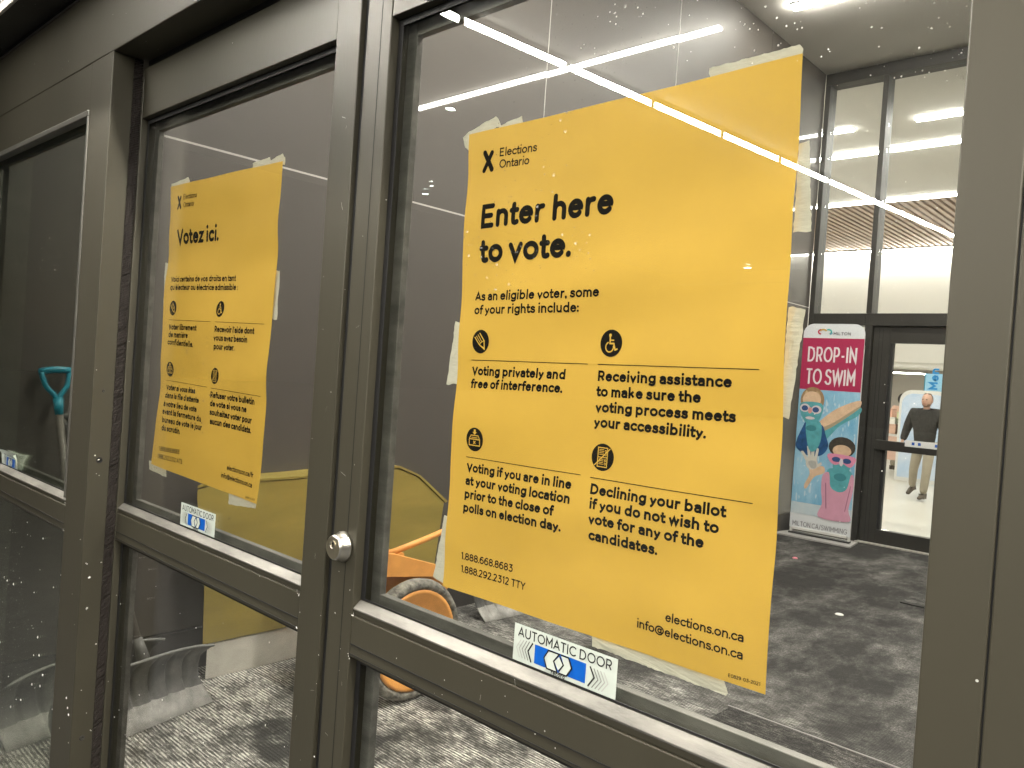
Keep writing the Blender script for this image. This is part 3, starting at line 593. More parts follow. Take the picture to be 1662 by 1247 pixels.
# ------------------------------------------------------------------ posters
def poly_x(side, z):
    s = sorted(side, key=lambda p: p[1])
    if z <= s[0][1]: return s[0][0]
    for a, b in zip(s, s[1:]):
        if z <= b[1]: return a[0] + (b[0]-a[0])*(z-a[1])/max(1e-6, b[1]-a[1])
    return s[-1][0]
def paper_y(x, z, k):
    return .0088 + .0014*math.sin(z*21+x*6+k) + .0010*math.sin(z*47-x*13+k*2) + .0008*math.sin(x*31+z*9+k) + .0004*math.sin(z*70+x*3+math.sin(x*17))
def poster(name, label, EL, ER, texts, rules, icons, k, parts_prefix):
    zt0, zb0 = EL[0][1], EL[-1][1]; zt1, zb1 = ER[0][1], ER[-1][1]
    t = thing(name, label, 'poster', ((EL[0][0]+ER[0][0])/2, .006, zb0))
    q = MB(); nu, nv = 64, 90
    G = []
    for j in range(nv+1):
        v = j/nv; row = []
        za = zt0+(zb0-zt0)*v; zb = zt1+(zb1-zt1)*v; xa = poly_x(EL, za); xb = poly_x(ER, zb)
        for i in range(nu+1):
            u = i/nu; x = xa+(xb-xa)*u; z = za+(zb-za)*u; row.append((x, paper_y(x, z, k), z))
        G.append(row)
    q.v = [p for r in G for p in r]
    q.f = [(j*(nu+1)+i, (j+1)*(nu+1)+i, (j+1)*(nu+1)+i+1, j*(nu+1)+i+1) for j in range(nv) for i in range(nu)]; q.mi = [0]*len(q.f)
    sh = q.build('paper_sheet', yellow, t, smooth=True)
    sizes = dict(logo=.0112, head=.0325, sub=.0122, body=.0124, phone=.0098, mail=.0100, code=.0037)
    wts = dict(logo=.155, head=.215, sub=.20, body=.225, phone=.165, mail=.165, code=.17)
    S3 = lambda x, z, l, lift=.00030: (x, paper_y(x, z, k)-lift-l*.00002, z)
    groups = {}
    for s, p0, p1, sty in texts:
        key = {'logo': 'logo_wording', 'head': 'headline', 'sub': 'introduction', 'body': 'rights_text', 'phone': 'phone_numbers', 'mail': 'web_address', 'code': 'print_code'}[sty]
        mb = groups.setdefault(key, MB()); em = sizes[sty]; wt = wts[sty]
        wn = stroke_width(s, wt, .075)*em; d = Vector((p1[0]-p0[0], p1[1]-p0[1])); xs = d.length/wn; d.normalize()
        f = lambda u, v, l, p0=p0, d=d, em=em: S3(p0[0]+d.x*u*em, p0[1]+d.y*u*em+v*em, l)
        write(mb, f, s, wt, 'round' if sty == 'head' else 'sq', .075, xs)
    for key, mb in groups.items(): mb.build(key, ink, t)
    for (a, b) in rules:
        mb = MB(); n = 24; h = .00045
        for i in range(n):
            xa = a[0]+(b[0]-a[0])*i/n; xb = a[0]+(b[0]-a[0])*(i+1)/n; za = a[1]+(b[1]-a[1])*i/n; zb = a[1]+(b[1]-a[1])*(i+1)/n
            mb.poly([S3(xa, za-h, 0), S3(xb, zb-h, 0), S3(xb, zb+h, 0), S3(xa, za+h, 0)])
        mb.build('rule_line', ink, t)
    line_m = yellow
    for n_, (cx, cz) in enumerate(icons[:4]):
        mb = MB(); r = .0157
        for i in range(40):
            a0, a1 = 2*math.pi*i/40, 2*math.pi*(i+1)/40; D = lambda k_, a: S3(cx+r*k_*math.cos(a), cz+r*k_*math.sin(a), 0, .0004)
            mb.poly([D(0, 0), D(.5, a0), D(.5, a1)]); mb.poly([D(.5, a0), D(1, a0), D(1, a1), D(.5, a1)])
        o = mb.build(['pencil_icon', 'wheelchair_icon', 'ballot_box_icon', 'struck_ballot_icon'][n_], ink, t)
        g = MB(); f = lambda u, v, l: S3(cx+u*r, cz+v*r, l, .0007); hw = .042
        def st(pts, closed=False, w_=hw, cap='sq'): put_stroke(g, f, [Vector(p) for p in pts], w_, st.l % 5, closed, cap); st.l += 1
        st.l = 0
        if n_ == 0:
            st([(-.10,.68),(.44,.08),(.50,-.62),(-.12,-.26),(-.68,.34)], w_=.05); st([(-.32,.56),(.18,-.02)], w_=.032); st([(-.50,.44),(.02,-.14)], w_=.032); st([(.44,.08),(.18,-.02),(.02,-.14),(-.12,-.26)], w_=.032); st([(.34,-.50),(.48,-.60)], w_=.07)
        elif n_ == 1:
            g.poly([f(-.10+.12*math.cos(a), .58+.12*math.sin(a), 0) for a in [2*math.pi*i/14 for i in range(14)]])
            st([(-.10,.48),(-.08,-.02),(.26,-.02),(.42,-.48),(.58,-.42)], w_=.06); st([(-.08,.22),(.22,.22)], w_=.045); st(arc(-.10,-.28,.36,.36,118,372,18), w_=.05)
        elif n_ == 2:
            g.poly([f(*p, 0) for p in [(-.12,.84),(.12,.84),(.12,.62),(.26,.62),(0,.40),(-.26,.62),(-.12,.62)]][::-1])
            st([(-.62,.02),(.62,.02),(.62,-.50),(-.62,-.50)], True, .045); st([(-.62,.02),(-.42,.34),(.42,.34),(.62,.02)], w_=.04); st([(-.34,.16),(.34,.16)], w_=.03); st([(-.12,-.12),(.12,-.36)], w_=.045, cap=None); st([(.12,-.12),(-.12,-.36)], w_=.045, cap=None)
        else:
            st([(-.42,.70),(.42,.70),(.42,-.70),(-.42,-.70)], True, .035); st([(-.42,0),(.42,0)], w_=.03)
            for zz in (.56,.44,.32,.20,-.14,-.26,-.38,-.50): st([(-.30,zz),(.08,zz)], w_=.022)
            for zz in (.46,.22,-.22,-.46): st(arc(.26,zz,.07,.08,0,360,10)[:-1], True, .022)
            st([(.62,.66),(-.66,-.62)], w_=.04)
        g.build('symbol', line_m, o)
    cx, cz = icons[4]; mb = MB()
    def bar(a, b, w_, l): put_stroke(mb, lambda u, v, l: S3(cx+u*.0145, cz+v*.0145, l), [Vector(a), Vector(b)], w_, l, False, 'round')
    bar((-.48,.80), (.48,-.80), .24, 0); bar((.42,.72), (-.50,-.82), .22, 1); mb.build('logo_cross', ink, t)
    return t
poster('english_poster', 'large yellow poster reading Enter here to vote on the right door', EN_L, EN_R, EN_TEXT, EN_RULES, EN_ICONS, 0.4, 'en')
poster('french_poster', 'yellow poster reading Votez ici on the left door', FR_L, FR_R, FR_TEXT, FR_RULES, FR_ICONS, 2.1, 'fr')
TL_EN = dict(a='masking tape wrapped round the top left corner of the English poster', b='short torn tape just right of the top left corner of the English poster', c='long tape strip along the top right of the English poster', d='tape strip on the upper right edge of the English poster, next to the heading', e='slanting tape on the right edge of the English poster, beside the swim banner', f='tape on the left edge of the English poster at the height of the icons', g='slanting tape at the lower left edge of the English poster above the orange wheel', h='long tape under the bottom edge of the English poster beside the decal')
TL_FR = dict(a='tape scrap at the top left corner of the French poster', b='left of two tape scraps at the top right corner of the French poster', c='right of two tape scraps at the top right corner of the French poster', d='thin tape on the left edge of the French poster', e='thin tape on the right edge of the French poster', f='tape under the bottom left corner of the French poster', g='square of tape under the bottom right corner of the French poster')
random.seed(11)
for tab, lab, k in ((EN_TAPE, TL_EN, .4), (FR_TAPE, TL_FR, 2.1)):
    for key, P in tab.items():
        q = MB(); n = len(P); out = []
        for i in range(n):     # torn, slightly ragged outline
            a = Vector(P[i]); b = Vector(P[(i+1) % n]); L_ = (b-a).length; s = max(1, int(L_/.004)); nrm = Vector((-(b-a).y, (b-a).x)).normalized()
            for j in range(s):
                e = a.lerp(b, j/s); out.append(e + (nrm*random.uniform(-.0006, .0006)*(1 if L_ > .03 else 2.2) if j else Vector((0, 0))))
        yv = .0132 + (.0006 if key in 'bc' else 0)
        q.prism([(p.x, yv+.0006*math.sin(p.x*160+p.y*120), p.y) for p in out], (0, .0003, 0))
        tag(q.build('masking_tape', tape_m), lab[key], 'tape', 'masking tape strips on the posters')

# ------------------------------------------------------------------ door decals
dec_bg = mat('pale_green_decal_film', (.50,.55,.50), .35, var=.03); dec_blue = mat('decal_blue', (.0,.085,.42), .4); dec_black = mat('decal_black', (.01,.01,.01), .4)
greys = [mat('decal_grey', (g, g, g*.95), .45) for g in (.16, .24, .33, .42)]
def decal(label, x0, x1, z0, z1, y, curl=False, group='automatic door decals'):
    t = thing('door_decal', label, 'sticker', ((x0+x1)/2, y, z0), group); W, H = x1-x0, z1-z0
    q = MB(); n = 12
    def bend(u, v):   # curled corners on the side panel's decal
        if not curl: return 0
        c = max(0, u-.80)/.2 + max(0, .12-u)/.12*.7
        return -(c**2)*.012*(.3+.7*v) - max(0, v-.85)*.03
    f = lambda u, v, l=0, L0=.0002: (x0+u*W, y-L0-l*.00002+bend(u, v), z0+v*H)
    for i in range(n):
        for j in range(4): q.poly([f(i/n, j/4), f((i+1)/n, j/4), f((i+1)/n, (j+1)/4), f(i/n, (j+1)/4)])
    q.build('film', dec_bg, t)
    q = MB(); q.poly([f(.225,.13,0,.0005), f(.725,.13,0,.0005), f(.725,.62,0,.0005), f(.225,.62,0,.0005)]); q.build('blue_field', dec_blue, t)
    q = MB(); s = 'AUTOMATIC DOOR'; em = H*.255; wn = stroke_width(s, .14, .13)*em
    write(q, lambda u, v, l: f((u*em)/W+.045, (v*em)/H+.675, l, .0005), s, .14, 'sq', .13, .91*W/wn)
    q.build('door_wording', dec_black, t)
    q = MB(); s = 'record'; em = H*.11; wn = stroke_width(s, .17, .13)*em
    write(q, lambda u, v, l: f((u*em)/W+.40, (v*em)/H+.025, l, .0005), s, .17, 'sq', .13, .135*W/wn); q.build('maker_wording', dec_black, t)
    hexL = [(.325,.375),(.365,.60),(.472,.60),(.422,.375),(.462,.13),(.358,.13)]; hexR = [(.595,.375),(.558,.60),(.486,.60),(.502,.375),(.474,.13),(.548,.13)]
    hexR = [(.598,.37),(.562,.60),(.486,.60),(.520,.37),(.476,.13),(.552,.13)]
    q = MB(); q.poly([f(u, v, 0, .0008) for u, v in hexL][::-1]); q.poly([f(u, v, 0, .0008) for u, v in hexR]); q.poly([f(u, v, 1, .0008) for u, v in [(.472,.54),(.428,.375),(.468,.19),(.515,.37)]]); q.build('arrow_field', dec_bg, t)
    asp = W/H
    def st(pts, l, w_=.0085, closed=False): put_stroke(q, lambda u, v, l: f(u, v*asp, l, .0011), [Vector((u, v/asp)) for u, v in pts], w_, l, closed, None)
    for l_, (pts, w_, cl) in enumerate(((hexL, .006, True), ([(.486,.60),(.562,.60),(.598,.37),(.552,.13),(.476,.13)], .006, False), ([(.478,.54),(.518,.37),(.476,.17)], .006, False), ([(.205,.63),(.160,.38),(.198,.12)], .0065, False), ([(.765,.60),(.808,.36),(.755,.10)], .0065, False))):
        q = MB(); st(pts, l_, w_, cl); q.build('arrow_line', dec_black, t)
    for k in range(4):
        d = .03*(k+1)
        q = MB(); st([(.200-d,.64-.01*k),(.158-d,.38),(.196-d,.14)], 0, .004); q.build('faded_chevron', greys[k], t)
        q = MB(); st([(.770+d,.58),(.812+d,.34),(.760+d,.10)], 1, .004); q.build('faded_chevron', greys[k], t)
    return t
decal('pale automatic door decal on the right door glass under the English poster', -.6415, -.4875, 1.0690, 1.1150, -.0029)
decal('pale automatic door decal on the left door glass under the French poster', -1.5585, -1.4135, 1.0690, 1.1145, -.0029)
decal('curled automatic door decal with lifted corners on the far left side panel', -2.527, -2.378, 1.065, 1.110, -.0665, True)
# dried road salt on the frames
q = MB(); random.seed(21)
def fleck(x, y, z, r, ax='y'):
    n = 7; ph = random.random()*6
    P = [(r*random.uniform(.5, 1.2)*math.cos(ph+2*math.pi*i/n), r*random.uniform(.5, 1.2)*math.sin(ph+2*math.pi*i/n)) for i in range(n)]
    for i in range(n):
        a, b = P[i], P[(i+1) % n]
        if ax == 'y': q.poly([(x, y-r*.5, z), (x+a[0], y, z+a[1]), (x+b[0], y, z+b[1])])
        else: q.poly([(x+r*.5, y, z), (x, y+a[0], z+a[1]), (x, y+b[0], z+b[1])])
for _ in range(46): fleck(random.uniform(-2.55, -1.97), -.0662, random.uniform(.45, .95) if random.random() < .75 else random.uniform(.45, .65), random.choice((.0012, .002, .0035)))
for _ in range(12): fleck(-1.8408, random.uniform(-.082, -.043), random.uniform(.5, 1.35), random.choice((.0012, .002, .003)), 'x')
for _ in range(8): fleck(random.uniform(-1.96, -1.85), -.0855, random.uniform(.5, 1.0), random.choice((.001, .002, .003)))
for _ in range(40): fleck(random.uniform(-1.83, -1.1), -.0032, random.uniform(.5, .97), random.choice((.0006, .001, .0018)))
for _ in range(16): fleck(random.uniform(-1.085, -.955), -.0204, random.uniform(.6, 1.6), random.choice((.0005, .0008, .0014)))
for _ in range(14): fleck(random.uniform(-.90, -.2), -.0204, random.uniform(.985, 1.045), random.choice((.0004, .0008)))
for _ in range(16):    # scratches
    x, z = random.choice(((random.uniform(-1.085,-1.03), random.uniform(.5,1.9)), (random.uniform(-1.005,-.955), random.uniform(.7,1.9)), (random.uniform(-.92,-.5), random.uniform(.99,1.05))))
    a = random.uniform(-.5,.5) + (math.pi/2 if random.random() < .6 else 0); l_ = random.uniform(.003,.014); dx, dz = l_*math.cos(a), l_*math.sin(a); w_ = .00022
    q.poly([(x, -.0203, z), (x+w_, -.0203, z+w_), (x+dx+w_, -.0203, z+dz+w_), (x+dx, -.0203, z+dz)])
for (x, z) in ((-.948,1.048),(-.950,.985),(-1.092,1.045),(-1.095,.99),(-1.962,1.05),(-1.964,.99)):   # chips at the mitres
    yy = -.0855 if x < -1.5 else -.0205
    for k in range(5): fleck(x+random.uniform(-.006,.006), yy, z+random.uniform(-.004,.004), random.uniform(.0004,.0014))
for _ in range(420):
    u = random.random()**1.6; fleck(-.19 - u*.42, -.0034, 1.925 - random.random()**1.5*.24*(1-u*.5), random.choice((.0003, .0004, .0006, .0008, .0011)))
for _ in range(60): fleck(random.uniform(-.30, -.19), -.0034, random.uniform(1.3, 1.9), random.choice((.0003, .0004, .0006)))
tag(q.build('dried_salt_flecks', mat('white_road_salt', (.80,.78,.74), .7)), kind='stuff')

# ------------------------------------------------------------------ floor mats
def mat_thing(x0, x1, y0, y1, label, m_, gr=None):
    t = thing('entrance_mat', label, 'mat', ((x0+x1)/2, (y0+y1)/2, 0), gr)
    box('mat_pile', (x0, y0, .001), (x1, y1, .009), m_, t, .002)
    q = MB(); e = .012
    q.box((x0-e, y1+.0005, .001), (x1, y1+e, .0105)); q.build('mat_edge', mat('mat_edge_strip', (.22,.21,.20), .5), t)
mat_thing(-1.60, 1.4, .30, 2.56, 'dark coarse entrance mat just inside the right door', carpet('coarse_black_mat', (.026,.025,.023), (.30,.28,.26), .15, rib=.02, fine=True, flat=True))
mat_thing(-1.70, 1.4, 5.25, 6.75, 'dark recessed mat near the inner doors at the far end', carpet('far_black_mat', (.035,.034,.032), (.3,.29,.27), .2))

# ------------------------------------------------------------------ things inside the vestibule
olive = mat('yellow_bin_plastic', (.29,.22,.048), .5, var=.22, vscale=5, bump=.08, bscale=60, stretch=(1,.3,1))
b = thing('salt_bin', 'big mustard yellow salt bin with a sloping lid against the glossy left wall', 'bin', (-3.3, 1.55, 0))
def loft(q, F, B):
    n = len(q.v); k = len(F); q.v += F + B; q.f += [tuple(n+i for i in range(k)), tuple(n+k+i for i in range(k))[::-1]] + [(n+(i+1) % k, n+i, n+k+i, n+k+(i+1) % k) for i in range(k)]; q.mi += [q.cur]*(k+2)
OUT = ((.905,.158),(.895,.42),(.838,.800),(.838,.838),(.90,.850),(1.34,.856),(1.86,.882),(1.93,.878),(2.06,.828),(2.262,.680),(2.20,.158))
q = MB(); loft(q, [(-3.225, y, z) for y, z in OUT], [(-3.375, y+(.17 if y < 1 else 0), z) for y, z in OUT]); q.build('body', olive, b, bevel=.005)
OUT2 = ((.836,.842),(.838,.854),(.90,.864),(1.34,.870),(1.86,.896),(1.935,.892),(2.07,.840),(2.284,.684),(2.268,.676),(2.062,.832),(1.93,.882),(1.86,.886),(1.34,.860),(.90,.854))
q = MB(); loft(q, [(-3.220, y, z) for y, z in OUT2], [(-3.377, y+(.17 if y < 1 else 0), z) for y, z in OUT2]); q.build('lid_rim', olive, b, bevel=0)
q = MB(); loft(q, [(-3.232, .93, 0), (-3.232, .93, .156), (-3.232, 2.19, .156), (-3.232, 2.19, 0)], [(-3.375, 1.10, 0), (-3.375, 1.10, .156), (-3.375, 2.19, .156), (-3.375, 2.19, 0)]); q.build('plinth', mat('beige_plinth', (.62,.59,.52), .6, var=.12, vscale=12), b, bevel=.004)

orange = mat('orange_spreader_paint', (.80,.36,.085), .45, var=.12, vscale=18, bump=.03, bscale=80)
tyre_m = mat('salty_rubber_tyre', (.055,.052,.046), .85, var=.2, bump=.6, bscale=70, vscale=30, col2=(.33,.31,.26))
sp_ = thing('salt_spreader', 'orange push salt spreader with salty rubber tyres beside the yellow bin', 'spreader', (-2.72, 1.5, 0))
for xw in (-2.55, -3.0):
    q = MB(); prof = []
    for i in range(14):
        a = 2*math.pi*i/14; prof.append((.232+.026*math.cos(a), .036*math.sin(a)))
    q.lathe((xw, 1.50, .258), (1,0,0), prof, 48, True); o = q.build('tyre', tyre_m, sp_, smooth=True)
    q = MB(); q.lathe((xw, 1.50, .258), (1,0,0), [(0,.030),(.03,.030),(.035,.018),(.12,.006),(.16,.010),(.198,.030),(.214,.033),(.215,-.02),(0,-.02)], 40); r = q.build('wheel_rim', orange, sp_, smooth=False)
    for p in r.data.polygons: p.use_smooth = True
    q = MB(); q.lathe((xw+.030, 1.50, .246), (1,0,0), [(0,.022),(.016,.022),(.018,0)], 16); q.build('hub_cap', steel, r)
q = MB()
def slab(P0, x0, x1):  # side plates of the hopper
    q.prism([(x0, y, z) for y, z in P0], (x1-x0, 0, 0))
q = MB(); slab([(1.24,.646),(1.32,.640),(1.42,.622),(1.765,.512),(1.768,.474),(1.32,.535),(1.24,.540)], -2.612, -2.600); q.build('hopper_side', orange, sp_, bevel=.003); q = MB(); slab([(1.24,.646),(1.32,.640),(1.42,.622),(1.765,.512),(1.768,.474),(1.32,.535),(1.24,.540)], -2.96, -2.948)
q.build('hopper_side', orange, sp_, bevel=.003)
q = MB(); q.v = [(-2.613,1.25,.63),(-2.947,1.25,.63),(-2.947,1.76,.50),(-2.613,1.76,.50),(-2.70,1.36,.40),(-2.86,1.36,.40),(-2.86,1.72,.385),(-2.70,1.72,.385)]
q.f = [(0,1,5,4),(1,2,6,5),(2,3,7,6),(3,0,4,7),(4,5,6,7)]; q.mi = [0]*5; q.build('hopper', orange, sp_)
q = MB(); q.prism([(-2.64, y, z) for y, z in ((1.60,.50),(1.79,.438),(1.735,.385),(1.66,.35),(1.60,.42))], (.012,0,0)); q.build('side_gusset', orange, sp_, bevel=.002)
q = MB(); q.tube([(-2.58,1.5,.246),(-2.97,1.5,.246)], .012, 10); q.tube([(-2.68,1.5,.25),(-2.68,1.30,.42)], .012); q.tube([(-2.88,1.5,.25),(-2.88,1.30,.42)], .012); q.box((-2.72,1.33,.25),(-2.84,1.45,.41)); q.build('axle_frame', steel, sp_)
q = MB(); q.tube([(-2.68,1.36,.585),(-2.68,1.64,.640),(-2.68,2.15,.76),(-2.68,2.5,.93)], .0135, 12); q.tube([(-2.52,2.5,.93),(-2.84,2.5,.93)], .0135, 12)
q.build('push_handle', orange, sp_, smooth=True)
q = MB(); q.lathe((-2.78,1.39,.20), (0,0,1), [(0,0),(.13,0),(.13,.006),(0,.006)], 28); q.build('spinner_disc', black, sp_)

sh_m = mat('black_salty_plastic', (.040,.041,.042), .55, var=.2, bump=.06, bscale=120, vscale=9, col2=(.17,.165,.155))
edge_m = mat('worn_shovel_rim', (.20,.20,.19), .5, var=.2, vscale=40)
wear_m = mat('scraped_shovel_edge', (.33,.32,.30), .6, var=.35, vscale=14, bump=.05)
def shovel(label, pr, pl, lean, grip, gripm, shaft_from, shaft_to, hgt=.30, group='snow shovels'):
    """pr / pl: right and left end of the blade on the floor; lean: backward unit direction"""
    t = thing('snow_shovel', label, 'shovel', ((pr[0]+pl[0])/2, (pr[1]+pl[1])/2, 0), group)
    A, B = Vector(pl), Vector(pr); Wd = (B-A); back = Vector(lean).normalized()
    prof = [(0,0),(.035,.030),(.063,.065),(.083,.105),(.090,.150),(.082,.190),(.060,.225),(.030,.250)]
    k = hgt/.250
    q = MB(); nu = 128; ridges = 8
    def PT(u, j, off=0):
        d, z = prof[j]; d *= k; z *= k
        r = max(0, math.cos(u*ridges*2*math.pi))**4 * .022 * (1 if 2 < j < 6 else .55 if j == 2 else 0)
        cu = (abs(u-.5)*2)**6*.015*(j/7)      # ends curl forward
        p = A + Wd*u + back*(d + r - cu) + Vector((0,0,z*(1-.10*(abs(u-.5)*2)**3)+.004))
        return p
    q.v = [tuple(PT(i/nu, j)) for j in range(8) for i in range(nu+1)]
    q.f = [(j*(nu+1)+i, j*(nu+1)+i+1, (j+1)*(nu+1)+i+1, (j+1)*(nu+1)+i) for j in range(7) for i in range(nu)]
    q.mi = [1 if f[0]//(nu+1) < 2 else 0 for f in q.f]
    o = q.build('blade', [sh_m, wear_m], t, smooth=True); so = o.modifiers.new('thick', 'SOLIDIFY'); so.thickness = .004
    q = MB(); q.tube([PT(i/28, 7) for i in range(29)], .0055, 8); q.build('rim', edge_m, t, smooth=True)
    s0, s1 = Vector(shaft_from), Vector(shaft_to)
    q = MB(); q.tube([s0 - (s1-s0).normalized()*.015, s0+(s1-s0)*.05, s0+(s1-s0)*.10], [.026, .021, .017], 12); q.build('socket', sh_m, t, smooth=True)
    q = MB(); q.tube([s0+(s1-s0)*.04, s0+(s1-s0)*.5, s1], .0135, 12); q.build('shaft', mat('grey_shaft', (.13,.115,.10), .5, var=.15), t, smooth=True)
    # D grip
    ax = (s1-s0).normalized(); sd = Vector(grip).normalized(); sd = (sd - ax*sd.dot(ax)).normalized()
    q = MB(); q.tube([s1-ax*.045, s1+ax*.02], [.015, .017], 14)
    for sg_ in (1, -1): q.tube(cr([s1+ax*.012, s1+ax*.035+sd*.014*sg_, s1+ax*.070+sd*.038*sg_, s1+ax*.125+sd*.050*sg_], k=5), [.0095]*16, 10)
    q.tube([s1+ax*.125-sd*.056, s1+ax*.127-sd*.03, s1+ax*.129, s1+ax*.127+sd*.03, s1+ax*.125+sd*.056], [.011,.013,.0135,.013,.011], 12)
    q.build('grip', gripm, t, smooth=True)
    return t
blue = mat('turquoise_grip_plastic', (.010,.22,.32), .35, var=.05)
shovel('snow shovel with a turquoise D grip leaning in the corner behind the side panel', (-3.18,.73,0), (-3.03,.13,0), (-.97,-.25,0), (0,1,0), blue, (-3.13,.39,.24), (-3.315,.312,1.185), hgt=.25)
shovel('black ribbed snow shovel standing nearest the left door, its wide blade on the carpet', (-3.003,.855,0), (-2.84,.25,0), (-.96,-.26,0), (.2,1,0), sh_m, (-3.03,.575,.225), (-3.335,.42,1.02), hgt=.25)
shovel('dark snow shovel farther in, its blade showing below the English poster', (-3.04,3.02,0), (-3.075,2.50,0), (-1,0,0), (0,1,0), sh_m, (-3.21,2.76,.22), (-3.34,2.76,1.15), hgt=.27)

# ------------------------------------------------------------------ rear glazed partition and inner doors
gp = thing('glazed_partition', 'tall dark framed glass partition at the back of the vestibule', 'partition', (-1, YB, 0))
y0, y1 = YB-.09, YB+.09
def bar_(name, x0, x1, z0, z1, par, a=y0, b=y1, m_=dark_metal): return box(name, (x0, a, z0), (x1, b, z1), m_, par, .002)
bar_('end_mullion', -3.384, -3.335, 0, 4.60, gp); bar_('mullion', -2.812, -2.762, 2.255, 4.60, gp); bar_('mullion', -.72, -.66, 0, 4.60, gp); bar_('end_mullion', 1.55, 1.599, 0, 4.60, gp); bar_('mullion', .42, .48, 0, 4.6, gp)
bar_('mullion', -1.76, -1.71, 2.255, 4.60, gp)
bar_('mullion', -2.812, -2.742, 0, 2.13, gp)
bar_('head', -3.384, 1.599, 4.602, 4.718, gp)
bar_('transom', -3.334, -2.813, 2.132, 2.252, gp); bar_('transom', -2.811, -.721, 2.132, 2.252, gp, y0-.002, y1+.002)
bar_('sill', -3.334, -2.813, 0.0, .10, gp)
def pane_(x0, x1, z0, z1, par, yy=YB, name='glass_pane'):
    q = MB(); q.box((x0, yy-.003, z0), (x1, yy+.003, z1)); return q.build(name, inner_glass, par)
for (a, b_) in ((-3.334, -2.813), (-2.761, -1.761), (-1.709, -.721), (-.659, .419), (.481, 1.549)): pane_(a, b_, 2.254, 4.60, gp)
pane_(-3.334, -2.813, .101, 2.131, gp); pane_(-.659, .419, .1, 2.2, gp); pane_(.481, 1.549, .1, 2.2, gp)
def inner_door(x0, x1, label, hinge_grooves=True):
    d = thing('inner_door', label, 'door', ((x0+x1)/2, YB, 0), 'inner vestibule doors')
    a, b = YB-.05, YB+.03
    box('stile', (x0, a, .012), (x0+.155, b, 2.128), dark_metal, d, .002); box('stile', (x1-.155, a, .012), (x1, b, 2.128), dark_metal, d, .002)
    box('top_rail', (x0+.156, a, 1.968), (x1-.156, b, 2.127), dark_metal, d, .002); box('bottom_rail', (x0+.156, a, .012), (x1-.156, b, .145), dark_metal, d, .002)
    box('push_bar', (x0+.10, a-.05, .925), (x1-.03, a-.002, 1.020), dark_metal, d, .006)
    box('groove', (x0+.050, a-.001, .02), (x0+.054, a+.001, 2.12), black, d, 0); box('groove', (x0+.085, a-.001, .02), (x0+.089, a+.001, 2.12), black, d, 0)
    box('inner_bead', (x0+.1555, a+.01, .146), (x0+.185, b-.01, 1.967), rubber, d, 0)
    box('threshold', (x0-.02, a-.06, .0), (x1, a+.02, .011), mat('pale_threshold', (.45,.43,.39), .5), d, .002)
    pane_(x0+.186, x1-.157, .146, 1.967, d)
    return d
d1 = inner_door(-2.735, -1.745, 'dark framed inner glass door beside the swim banner, a man walking up behind it')
inner_door(-1.735, -.745, 'second dark inner glass door, hidden behind the right jamb')
st_m = mat('white_strip_decal', (.72,.72,.70), .4); bm_ = mat('strip_blue', (.02,.10,.45), .4)
st_ = box('door_strip_decal', (-2.36, YB-.1035, .985), (-1.92, YB-.1022, 1.045), st_m, None, 0)
tag(thing('push_bar_decal', 'white strip with small blue squares on the inner door push bar', 'sticker', (-2.2, YB-.1, 1.0)))
pb = [o for o in C.objects if o.name == 'push_bar_decal'][0]; st_.parent = pb; st_.matrix_parent_inverse = Matrix.Translation(-pb.location); st_.name = 'strip'
for xx in (-2.30, -2.245, -2.10, -2.05): box('blue_square', (xx, YB-.1045, 1.003), (xx+.025, YB-.1037, 1.030), bm_, pb, 0)

# ------------------------------------------------------------------ drop-in banner
bn = thing('banner_stand', 'tall rounded banner stand reading DROP-IN TO SWIM, with two swimmers in goggles', 'banner', (-2.99, 7.08, 0))
BX0, BX1, BZ0, BZ1, BY = -3.300, -2.705, .045, 2.118, 7.08
def cm(n, c, r=.5, **k): return mat('banner_'+n, c, r, **k)
F = lambda u, v, l=0: (BX0+(BX1-BX0)*u, BY-.012-l*.0012, BZ1-(BZ1-BZ0)*v)
q = MB(); rr = .17; asp = (BX1-BX0)/(BZ1-BZ0)
out = [F(0,.985), F(1,.985)] + [F(1-rr+rr*math.sin(a), rr*asp*(1-math.cos(a)) ) for a in [math.pi/2*(1-i/8) for i in range(9)]] + [F(rr-rr*math.sin(a), rr*asp*(1-math.cos(a))) for a in [math.pi/2*i/8 for i in range(9)]]
q.prism(out[::-1], (0, .012, 0)); q.build('banner_panel', cm('white', (.70,.72,.74)), bn)
def shape(name, polys, m_, l):
    q = MB()
    for i, p in enumerate(polys): q.poly([F(u, v, l+i*.05) for u, v in p])
    return q.build(name, m_, bn)
def el(cx, cy, rx, ry, a=0, n=20):
    return [(cx+rx*math.cos(t)*math.cos(a)-ry*math.sin(t)*math.sin(a), cy+(rx*math.cos(t)*math.sin(a)+ry*math.sin(t)*math.cos(a))) for t in [2*math.pi*i/n for i in range(n)]]
def sm(pts, k=4): return [(p.x, p.y) for p in cr(pts, True, k)]
shape('title_field', [[(0,.068),(1,.068),(1,.315),(0,.315)]], cm('maroon', (.40,.022,.085), .45), 1)
pool = mat('banner_pool_water', (.14,.40,.62), .5, col2=(.42,.66,.80), vscale=5, stretch=(1,1,.4))
shape('pool_print', [[(0,.3155),(1,.3155),(1,.86),(0,.86)]], pool, 1)
shape('fade_print', [[(0,.8605),(1,.8605),(1,.915),(0,.915)]], mat('banner_fade', (.45,.58,.66), .5, col2=(.66,.70,.70), vscale=6), 1)
skin_sun = cm('sunlit_skin', (.72,.50,.33), var=.12, vscale=20); skin_water = cm('underwater_skin', (.10,.38,.42), var=.2, vscale=14); hair1 = cm('light_brown_hair', (.34,.22,.11), var=.25, vscale=30); navy = cm('navy_top', (.015,.08,.22), var=.4, vscale=20)
